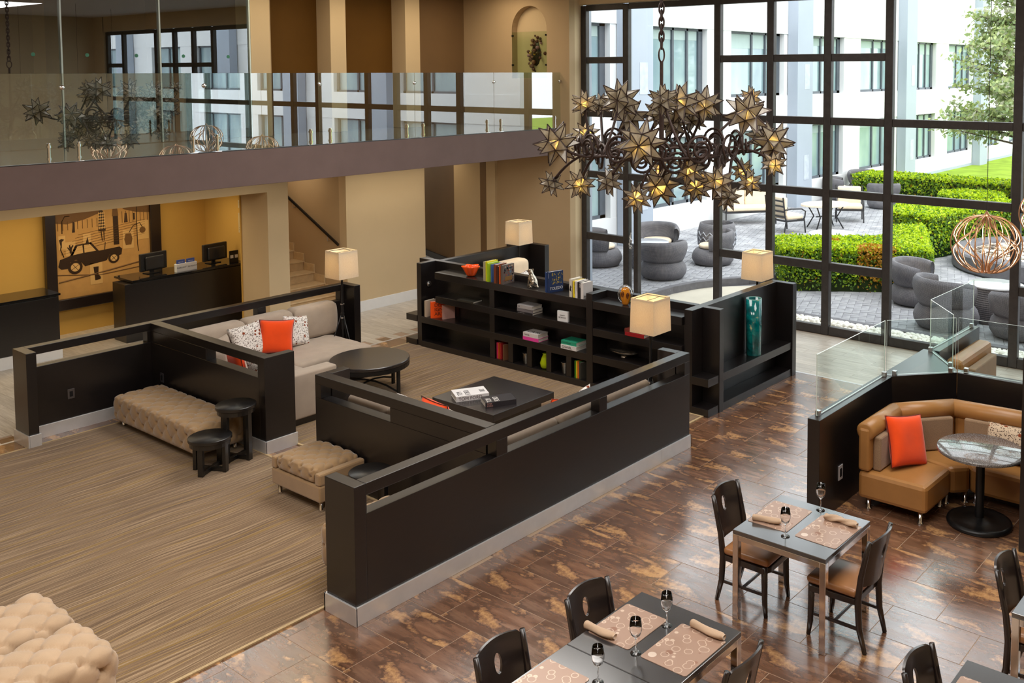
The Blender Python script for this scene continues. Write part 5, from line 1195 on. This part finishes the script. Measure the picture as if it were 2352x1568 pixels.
def inside(x, y, poly):
    r = False
    for i in range(len(poly)):
        (x1, y1), (x2, y2) = poly[i], poly[i-1]
        if (y1 > y) != (y2 > y) and x < (x2-x1)*(y-y1)/(y2-y1)+x1: r = not r
    return r
def pavers(parent, region, z, near, lim, step=.30, rot=RD(20)):
    L, Wd, g = step, step/2, .012; ca, sa = cos(rot), sin(rot); xs = [p[0] for p in region]; ys = [p[1] for p in region]; cells = []
    cx, cy = (min(xs)+max(xs))/2, (min(ys)+max(ys))/2; R_ = int(hypot(max(xs)-min(xs), max(ys)-min(ys))/2/Wd)+3
    for i in range(-R_, R_):
        for j in range(-R_, R_):
            k = (i-j) % 4
            if k == 0: x, y, hor = (i+1)*Wd, (j+.5)*Wd, 1
            elif k == 2: x, y, hor = (i+.5)*Wd, (j)*Wd, 0
            else: continue
            X, Y = cx+x*ca-y*sa, cy+x*sa+y*ca
            if inside(X, Y, region) and in_view(X, Y, z): cells.append((hypot(X-near[0], Y-near[1]), X, Y, hor))
    cells.sort(); rn = random.Random(4)
    me = mesh_of('paver', MB().box(-L/2+g/2, L/2-g/2, -Wd/2+g/2, Wd/2-g/2, -.01, .0), PAV.m); m = MB()
    for q, (d, X, Y, hor) in enumerate(cells):
        a = rot+(0 if hor else pi/2); dz = rn.uniform(.006, .011)
        if q < lim: o = link('paver', me, parent); o.location = (X, Y, z+dz); o.rotation_euler = (0, 0, a)
        else:
            c_, s_2 = cos(a), sin(a); hx, hy = L/2-g/2, Wd/2-g/2; v = [(X+u*c_-w*s_2, Y+u*s_2+w*c_) for u, w in ((-hx, -hy), (hx, -hy), (hx, hy), (-hx, hy))]
            m.add([(x, y, z-.003) for x, y in v]+[(x, y, z+dz) for x, y in v], [(4, 5, 6, 7), (0, 1, 5, 4), (1, 2, 6, 5), (2, 3, 7, 6), (3, 0, 4, 7)])
    if m.v: obj('pavers', m, PAV.m, parent, kind='stuff')
pv = struct('floor_paving', MB().box(16.9, 17.0, 1.0, 1.1, -.02, -.013), CONC)
pavers(pv, [(16.92, -2), (27, -2), (27, 7.0), (25.5, 8.6), (23.6, 9.0), (20.3, 7.5), (18.6, 10.2), (16.92, 10.2)], -.012, (16.5, 6.0), 280)
pavers(terrace, [(16.05, 12.05), (17.6, 11.9), (18.75, 11.2), (19.35, 10.85), (30.4, 10.85), (34.2, 13.5), (34.2, 16.0), (16.05, 16.0)], .095, (16.5, 12.5), 250)
ps = thing('pebble_strip', 'strip of white pebbles behind a dark kerb outside the window', 'pebbles', (16.45, 5, 0))
obj('kerb', MB().box(16.74, 16.90, -2, 9.6, -.012, .06), KERB, ps, world=True, bevel=.01); obj('bed', MB().box(16.0, 16.739, -2, 9.6, -.011, .02), PALE, ps, world=True)
PEB = simple('white_pebble', S(236, 232, 222), .6, 0, .4, .05, 5); rn = random.Random(9)
pme = []
for k in range(4):
    b = MB().ball((0, 0, 0), .045, 5, .72); b.v = [(x*rn.uniform(.9, 1.15), y*rn.uniform(.85, 1.1), z) for x, y, z in b.v]; pme.append(mesh_of('pebble', b, PEB, True))
pl = []
for i in range(1500):
    x, y = rn.uniform(16.06, 16.70), rn.uniform(1.5, 9.4); pl.append((x, y, .04+.05*rn.random()*(1-abs(x-16.4)/.4)))
vis = [p for p in pl if in_view(*p) and p[1] > 4.2][:285]; vs_ = set(vis); m = MB()
for (x, y, z) in pl:
    s = rn.uniform(.75, 1.25)
    if (x, y, z) in vs_:
        o = link('pebble', rn.choice(pme), ps); o.location = (x-16.45, y-5, z); o.scale = (s, s, s); o.rotation_euler = (0, 0, rn.uniform(0, 6))
    else: m.ball((x, y, z), .043*s, 4, .72)
obj('pebbles', m, PEB, ps, world=True, kind='stuff', smooth=True)
# ------------------------------------------------------------------ hotel wing across the courtyard
hb = thing('hotel_wing', 'white hotel wing with grey columns and teal windows across the courtyard', 'building', (40, 16.4, 0))
WH = simple('white_render', S(226, 226, 226), .7, 0, .3, .02, 1); GC = simple('pale_blue_grey_render', S(164, 172, 184), .7, 0, .3, .03, 1); DF = simple('dark_window_frame', S(78, 84, 92), .45, 0, .4)
PN = NT('teal_window_pane'); PN.set(.05, 0, .7); n = PN.noise(PN.coord(scale=(.5, 1, .35)), 1.3, 3); PN.col(PN.ramp(n, [(.3, S(118, 140, 150)), (.5, S(140, 162, 166)), (.7, S(164, 184, 182))]))
BL = simple('pale_roller_blind', S(170, 186, 184), .7, 0, .2, .03)
YF = 16.1
def hp(nm, *b, mat=WH, bev=0, par=hb): return obj(nm, MB().box(*b), mat, par, world=True, bevel=bev)
hp('lower_band', 16.4, 90, YF, YF+.3, -.1, .85); hp('middle_band', 16.4, 90, YF-.02, YF+.3, 2.83, 3.9); hp('upper_band', 16.4, 90, YF-.02, YF+.3, 5.96, 9.2)
hp('plinth', 40.3, 90, YF-.03, YF, -.1, .22, mat=GC); hp('back_wall', 16.4, 90, YF+.42, YF+.6, 0, 9, mat=DF)
hp('corner_pier', 15.99, 16.36, 13.62, 16.09, -.1, 9, mat=GC)
WX = [(17.6, 20.1), (21.9, 24.73), (26.08, 29.45), (31.2, 34.05), (35.5, 38.9), (40.6, 43.5), (45.07, 48.4), (50.0, 53.0), (54.5, 57.8), (59.4, 62.4), (64, 67.3)]
px = 16.4
for a, b in WX+[(90, 90)]:
    hp('pier', px, a, YF+.005, YF+.3, .851, 2.829); hp('pier', px, a, YF+.005, YF+.3, 3.901, 5.959); px = b
for c in (20.35, 29.66, 39.10, 48.5, 58.0, 67.6):
    hp('column', c, c+1.1, YF-.40, YF-.025, -.1, 9.2, mat=GC)
    for z in (1.0, 4.1): obj('service_panel', MB().box(c+.5, c+.85, YF-.408, YF-.401, z, z+.85), simple('panel_outline', S(180, 187, 198), .6) if 'po' not in M else M['po'], hb, world=True)
for a, b in WX:
    for z0, z1 in ((.85, 2.83), (3.9, 5.96)):
        m = MB().box(a, b, YF+.18, YF+.26, z0, z0+.09).box(a, b, YF+.18, YF+.26, z1-.07, z1).box(a, a+.06, YF+.18, YF+.26, z0, z1).box(b-.22, b, YF+.18, YF+.26, z0, z1)
        for f in (.46, .72): x = a+(b-a)*f; m.box(x-.045, x+.045, YF+.18, YF+.26, z0, z1)
        w = obj('window', m, DF, hb, world=True)
        obj('pane', MB().box(a+.06, b-.2, YF+.24, YF+.25, z0+.08, z1-.06), PN.m, w, world=True)
        obj('blind', MB().box(a+.08, b-.24, YF+.232, YF+.239, z1-.07-.45*(.6 if int(a) % 2 else 1), z1-.07), BL, w, world=True)
w2 = thing('hotel_wing', 'white hotel wing beyond the courtyard, seen mirrored in the upper balustrade glass', 'building', (25, -12, 0))
XF = 24.7
def h2(nm, y0, y1, x0, x1, z0, z1, mat=WH): return obj(nm, MB().box(x0, x1, y0, y1, z0, z1), mat, w2, world=True)
for nm, z0, z1 in (('lower_band', -.1, .85), ('middle_band', 2.83, 3.9), ('upper_band', 5.96, 9.2)): h2(nm, -38, 3.6, XF, XF+.3, z0, z1)
h2('back_wall', -38, 3.6, XF+.42, XF+.6, 0, 9, DF); px = 3.6
for a, b in ((.6, -2.8), (-4.2, -7.0), (-9.4, -12.6), (-14, -16.8), (-19.2, -22.4), (-24, -27)):
    for z0, z1 in ((.851, 2.829), (3.901, 5.959)):
        h2('pier', a, px, XF+.02, XF+.3, z0, z1); m = MB().box(XF+.18, XF+.26, b, a, z0, z0+.08).box(XF+.18, XF+.26, b, a, z1-.08, z1)
        for f in (.02, .5, .97): y = a+(b-a)*f; m.box(XF+.18, XF+.26, y-.05, y+.05, z0, z1)
        w = obj('window', m, DF, w2, world=True); obj('pane', MB().box(XF+.24, XF+.25, b, a, z0+.05, z1-.05), PN.m, w, world=True)
    px = b
for z0, z1 in ((.851, 2.829), (3.901, 5.959)): h2('pier', -38, px, XF+.02, XF+.3, z0, z1)
for y in (-3.1, -8.9, -18.6): h2('column', y-1.1, y, XF-.4, XF-.02, -.1, 9.2, GC)
# ------------------------------------------------------------------ leaves
def cards(pts, nrm, size, cols, seed, name, parent, mats, jit=.9):
    rg = np.random.default_rng(seed); n = len(pts); d = nrm+rg.normal(0, jit, (n, 3)); d /= np.linalg.norm(d, axis=1)[:, None]
    t = np.cross(d, rg.normal(0, 1, (n, 3))); t /= np.linalg.norm(t, axis=1)[:, None]; b = np.cross(d, t); s = size*rg.uniform(.7, 1.3, (n, 1))
    v = np.stack([pts-t*s, pts+b*s*.55, pts+t*s, pts-b*s*.55], 1).reshape(-1, 3)
    me = bpy.data.meshes.new(name); me.vertices.add(4*n); me.vertices.foreach_set('co', v.ravel().astype(np.float32)); me.loops.add(4*n); me.loops.foreach_set('vertex_index', np.arange(4*n, dtype=np.int32))
    me.polygons.add(n); me.polygons.foreach_set('loop_start', np.arange(0, 4*n, 4, dtype=np.int32)); me.polygons.foreach_set('loop_total', np.full(n, 4, dtype=np.int32))
    for m_ in mats: me.materials.append(m_)
    me.polygons.foreach_set('material_index', cols(rg, pts).astype(np.int32)); me.update(); me.validate()
    o = link(name, me, parent); o['kind'] = 'stuff'; return o
def leafmat(name, c):
    t = NT(name); t.set(.5, 0, .3); t.col(c); t.n.remove(t.p) if False else None
    tr = t.N('BsdfTranslucent'); tr.inputs[0].default_value = (c[0]*1.2, c[1]*1.2, c[2]*.8, 1); mx = t.N('MixShader'); mx.inputs[0].default_value = .35; t.L(t.p, mx, 0, 1); t.L(tr, mx, 0, 2); t.L(mx, t.out); return t.m
LG = [leafmat('box_leaf_green', S(116, 150, 40)), leafmat('box_leaf_lime', S(184, 206, 30)), leafmat('box_leaf_dark', S(80, 116, 44)), leafmat('box_leaf_rust', S(180, 130, 36))]
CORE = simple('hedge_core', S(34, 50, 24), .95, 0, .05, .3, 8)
def hedge(label, poly, h, dens, seed, rust=None, size=.035, cat='hedge', z0=0.0):
    cx = sum(p[0] for p in poly)/len(poly); cy = sum(p[1] for p in poly)/len(poly); t = thing('clipped_hedge', label, cat, (cx, cy, z0)); rg = np.random.default_rng(seed)
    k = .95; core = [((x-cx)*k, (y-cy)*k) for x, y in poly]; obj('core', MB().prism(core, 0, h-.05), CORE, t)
    xs, ys = [p[0]-cx for p in poly], [p[1]-cy for p in poly]; A = (max(xs)-min(xs))*(max(ys)-min(ys)); n = int(A*dens); P_ = np.column_stack([rg.uniform(min(xs), max(xs), n), rg.uniform(min(ys), max(ys), n), h+rg.normal(0, .022, n)])
    loc = [(x, y) for x, y in zip(xs, ys)]; keep = np.array([inside(p[0], p[1], loc) for p in P_]); top = P_[keep]; tn = np.tile([0, 0, 1.0], (len(top), 1)); sd, sn = [], []
    for i in range(len(loc)):
        a, b = np.array(loc[i]), np.array(loc[(i+1) % len(loc)]); L = np.linalg.norm(b-a); m = int(L*h*dens); e = (b-a)/L; nn = np.array([e[1], -e[0]])
        mid = (a+b)/2+nn*.05
        if inside(mid[0], mid[1], loc): nn = -nn
        f = rg.uniform(0, 1, m); z = h*np.sqrt(rg.uniform(0.0, 1, m)); p = a+np.outer(f, b-a)+np.outer(rg.normal(.0, .03, m), nn); sd.append(np.column_stack([p, z])); sn.append(np.tile([nn[0], nn[1], .35], (m, 1)))
    pts = np.vstack([top]+sd); nr = np.vstack([tn]+sn)
    def cols(r, p):
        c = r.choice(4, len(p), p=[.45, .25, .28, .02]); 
        hi = p[:, 2] > h-.10; c[hi & (r.random(len(p)) < .55)] = 1  # extra lime leaves near the top paint in light from above
        if rust is not None:
            dd = np.hypot(p[:, 0]+cx-rust[0], p[:, 1]+cy-rust[1]); c[(dd < rust[2]) & (r.random(len(p)) < .75)] = 3
        return c
    cards(pts, nr, size, cols, seed, 'foliage', t, LG); return t
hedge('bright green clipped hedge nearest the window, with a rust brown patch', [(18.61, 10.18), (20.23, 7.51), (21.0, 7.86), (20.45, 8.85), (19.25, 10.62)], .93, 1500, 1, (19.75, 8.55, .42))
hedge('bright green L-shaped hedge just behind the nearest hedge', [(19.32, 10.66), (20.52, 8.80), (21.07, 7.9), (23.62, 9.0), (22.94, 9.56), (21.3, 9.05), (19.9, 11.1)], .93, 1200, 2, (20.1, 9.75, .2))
hedge('tall dark green hedge block behind the copper pendant', [(23.75, 8.95), (25.4, 8.55), (27.6, 7.4), (28.2, 8.4), (26.2, 9.9), (25.4, 10.4), (24.0, 10.1)], 1.12, 900, 3, None, .045)
hedge('long green hedge at the back before the lawn', [(33.0, 15.2), (33.2, 12.4), (32.9, 9.4), (33.4, 5.0), (34.8, 5.0), (34.4, 9.4), (34.6, 15.2)], 1.0, 420, 4, None, .06)
rr = [(30.8+1.0*cos(a)*(1-.1*cos(2*a)), 10.2+.95*sin(a)) for a in [i*pi/9 for i in range(18)]]
hedge('small rounded light green bush before the back hedge', rr, .9, 600, 5, None, .05, 'bush')
tr_ = thing('conifer_tree', 'pale green conifer tree before the white building at upper right', 'tree', (32.2, 9.22, .06))
obj('trunk', MB().tube([(0, 0, 0), (.05, .0, 3), (0, .05, 6), (0, 0, 9.3)], [.22, .18, .12, .03], 8), simple('grey_bark', S(96, 84, 74), .9, 0, .1, .2, 20), tr_, smooth=True)
rg = np.random.default_rng(6); P_, N_, br = [], [], MB()
for i in range(120):
    z = rg.uniform(2.3, 9.2); a = rg.uniform(0, 2*pi); L = (2.3*(1-(z-2)/8.5)+.35)*rg.uniform(.45, 1.0); d = np.array([cos(a), sin(a), .22]); e = np.array([0, 0, z])+d*L; br.tube([(0, 0, z), tuple(e)], [.035, .01], 4)
    m = int(55+70*L); f = rg.uniform(.3, 1.05, m); p = np.array([0, 0, z])+np.outer(f*L, d)+rg.normal(0, .13, (m, 3)); P_.append(p); N_.append(np.tile(d+[0, 0, .4], (m, 1)))
obj('branches', br, simple('branch_bark', S(106, 92, 80), .9), tr_)
TL = [leafmat('conifer_pale', S(176, 186, 132)), leafmat('conifer_mid', S(140, 158, 112)), leafmat('conifer_grey', S(172, 172, 152))]
cards(np.vstack(P_), np.vstack(N_), .085, lambda r, p: r.choice(3, len(p), p=[.4, .4, .2]), 7, 'foliage', tr_, TL)
# ------------------------------------------------------------------ wicker furniture
def wicker_mesh(mb, name, parent, sub=0):
    """MB with explicit uv list per vertex"""
    me = mesh_of(name, mb, M['wicker'], True); uv = me.uv_layers.new(name='UVMap')
    for lp in me.loops: uv.data[lp.index].uv = mb.uv[lp.vertex_index]
    return link(name, me, parent)
def shell(mb, prof, a0, a1, n, rfun=None, close=True):
    """revolved shell of (r,z) loop profile between two angles, ends capped"""
    mb.uv = mb.uv or []; o = len(mb.v); k = len(prof); vs = []
    for i in range(n+1):
        f = i/n; a = a0+(a1-a0)*f; g = rfun(f) if rfun else 1
        for j, (r, z) in enumerate(prof): vs.append((r*cos(a), r*sin(a), z*g if z > .45 and rfun else z)); mb.uv.append((f*(a1-a0)/1.2, j*.16))
    fs = [(i*k+j, (i+1)*k+j, (i+1)*k+(j+1) % k, i*k+(j+1) % k) for i in range(n) for j in range(k if close else k-1)]
    if close and abs(a1-a0) < 6.2: fs += [tuple(range(k-1, -1, -1)), tuple(n*k+j for j in range(k))]
    mb.add(vs, fs)
def tub(label, x, y, rz, z=0.0, s=1.0, cushion=True, group='grey wicker tub chairs'):
    t = thing('wicker_tub_chair', label, 'chair', (x, y, z), rz, group); t.scale = (s, s, s)
    m = MB(); shell(m, [(.38, .0), (.46, .03), (.52, .12), (.535, .20), (.50, .31), (.435, .39), (.36, .41)], 0, 2*pi, 40, None, False); m.f.append(tuple(len(m.v)-7*41+7*i+6 for i in range(40))); m.m.append(0)
    wicker_mesh(m, 'base', t)
    m = MB(); prof = [(.435, .385), (.48, .46), (.53, .58), (.555, .70), (.545, .80), (.50, .865), (.44, .855), (.42, .78), (.44, .66), (.41, .54), (.37, .42)]
    shell(m, prof, RD(-22), RD(202), 36, lambda f: 1-.10*(abs(2*f-1))**3); wicker_mesh(m, 'backrest', t)
    if cushion: obj('cushion', MB().lathe([(.30, .41), (.355, .43), (.36, .48), (.32, .515), (.001, .525)], 28), M['cream'], t, smooth=True)
    return t
vd = lambda x, y: atan2(y, x)     # bearing from the camera
def face(dx, dy): return atan2(dx, -dy)   # local -y turned to (dx,dy)
tub('grey wicker tub chair seen from behind on the terrace', 17.75, 12.72, face(.45, .9), .10, 1.0)
tub('grey wicker tub chair with cream cushion facing the room before the white wall', 19.35, 14.05, face(-.75, -.66), .10, 1.02)
tub('grey wicker tub chair turned left, chevron pot behind it', 19.75, 12.68, face(-.7, .75), .10, .95)
tub('grey wicker tub chair at the left window edge', 18.0, 14.75, face(.65, -.75), .10, 1.0)
tub('grey wicker tub chair by the hedge, left of the pair behind the glass screen', 19.2, 7.42, face(.1, -1), 0, 1.02)
tub('grey wicker tub chair right of the pair behind the glass screen', 17.75, 6.30, face(.85, -.5), 0, 1.1)
tub('grey wicker tub chair cut by the right window post', 17.85, 5.0, face(.8, .6), 0, 1.0)
tub('far grey wicker tub chair with cream cushion before the back hedge, left one', 34.4, 15.45, face(-.8, -.6), .10, 1.05)
tub('far grey wicker tub chair before the back hedge, right one', 33.9, 13.1, face(-.9, .35), .10, 1.05)
tub('far grey wicker tub chair seen from behind on the terrace', 31.4, 13.35, face(.8, .55), .10, 1.02, False)
tub('far grey wicker tub chair half hidden by the left window bars', 32.6, 15.6, face(.4, -.8), .10, .95)
cp = thing('chevron_pot', 'round grey pot with a pale chevron band beside the wicker chair', 'pot', (20.35, 12.95, .10))
m = MB(); shell(m, [(.26, 0), (.34, .06), (.44, .35), (.48, .62), (.45, .80), (.42, .90), (.39, .90), (.42, .78), (.40, .5)], 0, 2*pi, 40, None, False); wicker_mesh(m, 'body', cp)
for z in (.42, .54, .66):
    obj('chevron', MB().tube([((.475 if z > .5 else .465)*cos(a), (.475 if z > .5 else .465)*sin(a), z+.045*(1 if i % 2 else -1)) for i, a in enumerate([k*pi/16 for k in range(32)])], .016, 5, True), flat(170, 172, 180), cp)
def wtable(label, x, y, r, h, z):
    t = thing('wicker_table', label, 'table', (x, y, z)); m = MB(); shell(m, [(r*.86, 0), (r*.92, .05), (r*1.0, h*.5), (r*.96, h-.03)], 0, 2*pi, 36, None, False); wicker_mesh(m, 'base', t)
    obj('tabletop', MB().lathe([(r*.96, h-.03), (r*1.0, h-.02), (r*1.0, h), (r*.98, h+.005)], 40), simple('pale_glass_top', S(206, 208, 214), .1, 0, .6) if 'pgt' not in M else M['pgt'], t, smooth=True, auto=40)
wtable('round wicker table with pale top between the terrace tub chairs', 18.45, 13.62, .46, .62, .10); wtable('round wicker table with pale glass top by the right window post', 18.75, 5.72, .50, .70, 0)
# ------------------------------------------------------------------ metal patio set
PM = simple('dark_patio_metal', S(58, 56, 58), .45, .4)
def patio(label, x, y, rz, w, z=.10, nm='patio_chair', cat='chair'):
    t = thing(nm, label, cat, (x, y, z), rz); a = w/2
    obj('seat_cushion', soft(a-.03, .30, .07, .05, .1, crown(a, .3, .02), (0, -.02, .47)), M['cream'], t, smooth=True)
    nb = 2 if w > 1 else 1
    for k in range(nb):
        ww = (2*a-.08)/nb; obj('back_cushion', soft(ww/2-.01, .06, .27, .05, .1, None, (-a+.04+ww*(k+.5), .30, .78)), M['cream'], t, smooth=True)
    obj('seat_frame', MB().bar((-a, -.32, .38), (a, -.32, .38), .04, .05).bar((-a, .34, .38), (a, .34, .38), .04, .05).bar((-a, -.32, .38), (-a, .34, .38), .04, .05).bar((a, -.32, .38), (a, .34, .38), .04, .05), PM, t)
    for k in range(4): zz = .50+.15*k; obj('back_slat', MB().bar((-a, .39+.02*k, zz), (a, .39+.02*k, zz), .02, .05), PM, t)
    for s in (-1, 1):
        obj('back_post', MB().tube([(s*a, .34, .38), (s*a, .38, .5), (s*a, .46, 1.06)], .022, 6), PM, t); obj('leg', MB().tube([(s*a, -.32, .38), (s*a*1.02, -.36, .004)], .022, 6), PM, t); obj('leg', MB().tube([(s*a, .34, .38), (s*a*1.02, .42, .004)], .022, 6), PM, t)
        obj('armrest', MB().tube([(s*a, .42, .70), (s*a, .15, .72), (s*a, -.22, .70), (s*a, -.36, .62), (s*a, -.34, .48), (s*a, -.30, .40)], .022, 6), PM, t, smooth=True)
    return t
patio('cream cushioned metal loveseat against the white wall', 25.75, 15.3, RD(-40), 1.55, nm='patio_loveseat', cat='sofa'); patio('metal patio chair with slatted back seen from behind', 25.0, 13.55, RD(68), .80); patio('metal patio chair with cream cushions right of the stone table', 28.0, 13.0, RD(-62), .80)
pt = thing('patio_table', 'oval cream stone top patio table with curved dark legs', 'table', (26.35, 13.0, .10), RD(-35))
obj('tabletop', MB().lathe([(.62, .66), (.66, .67), (.66, .72), (.63, .735)], 40, sx=1.15, sy=.8), simple('cream_stone', S(232, 220, 200), .4), pt, smooth=True, auto=40)
for k in range(4): a = pi/4+pi/2*k; obj('leg', MB().tube([(.55*cos(a)*1.1, .55*sin(a)*.75, .66), (.38*cos(a), .38*sin(a)*.75, .34), (.56*cos(a)*1.1, .56*sin(a)*.75, .004)], .022, 6), PM, pt, smooth=True)
obj('stretcher', MB().bar((-.3, 0, .34), (.3, 0, .34), .03, .03), PM, pt)
wt = thing('garden_disc', 'low white round garden table behind the L-shaped hedge', 'table', (23.3, 11.3, .10)); obj('top', MB().lathe([(.55, .34), (.6, .36), (.58, .42), (.3, .46), (.001, .47)], 32), M['whitepaint'], wt, smooth=True); obj('base', MB().cyl((0, 0, .0), .2, .34, 16), M['whitepaint'], wt)
fpit = thing('fire_pit', 'round dark fire pit filled with pale stones behind the copper pendant', 'fire pit', (24.5, 6.25, 0))
obj('wall', MB().lathe([(2.15, 0), (2.2, .05), (2.2, .38), (2.16, .42), (1.75, .42), (1.72, .38), (1.70, .2)], 56, caps=False), KERB, fpit, smooth=True, auto=40); obj('rim', MB().lathe([(1.5, .30), (1.72, .34)], 48, caps=False), PALE, fpit)
obj('bed', MB().cyl((0, 0, .01), 1.72, .28, 40), simple('grey_gravel', S(150, 140, 126), .9), fpit)
m = MB(); rn = random.Random(12)
for i in range(900): a = rn.uniform(0, 6.3); r = 1.68*sqrt(rn.random()); m.cur = rn.randrange(3); m.ball((r*cos(a), r*sin(a), .31+.05*rn.random()), rn.uniform(.04, .08), 3, .6)
obj('stones', m, [PEB, flat(190, 170, 146), flat(120, 108, 98)], fpit, kind='stuff')
pc = tub('grey wicker tub chair beyond the fire pit, mostly hidden by the pendant', 21.3, 5.2, face(-.6, .5), 0, 1.0)
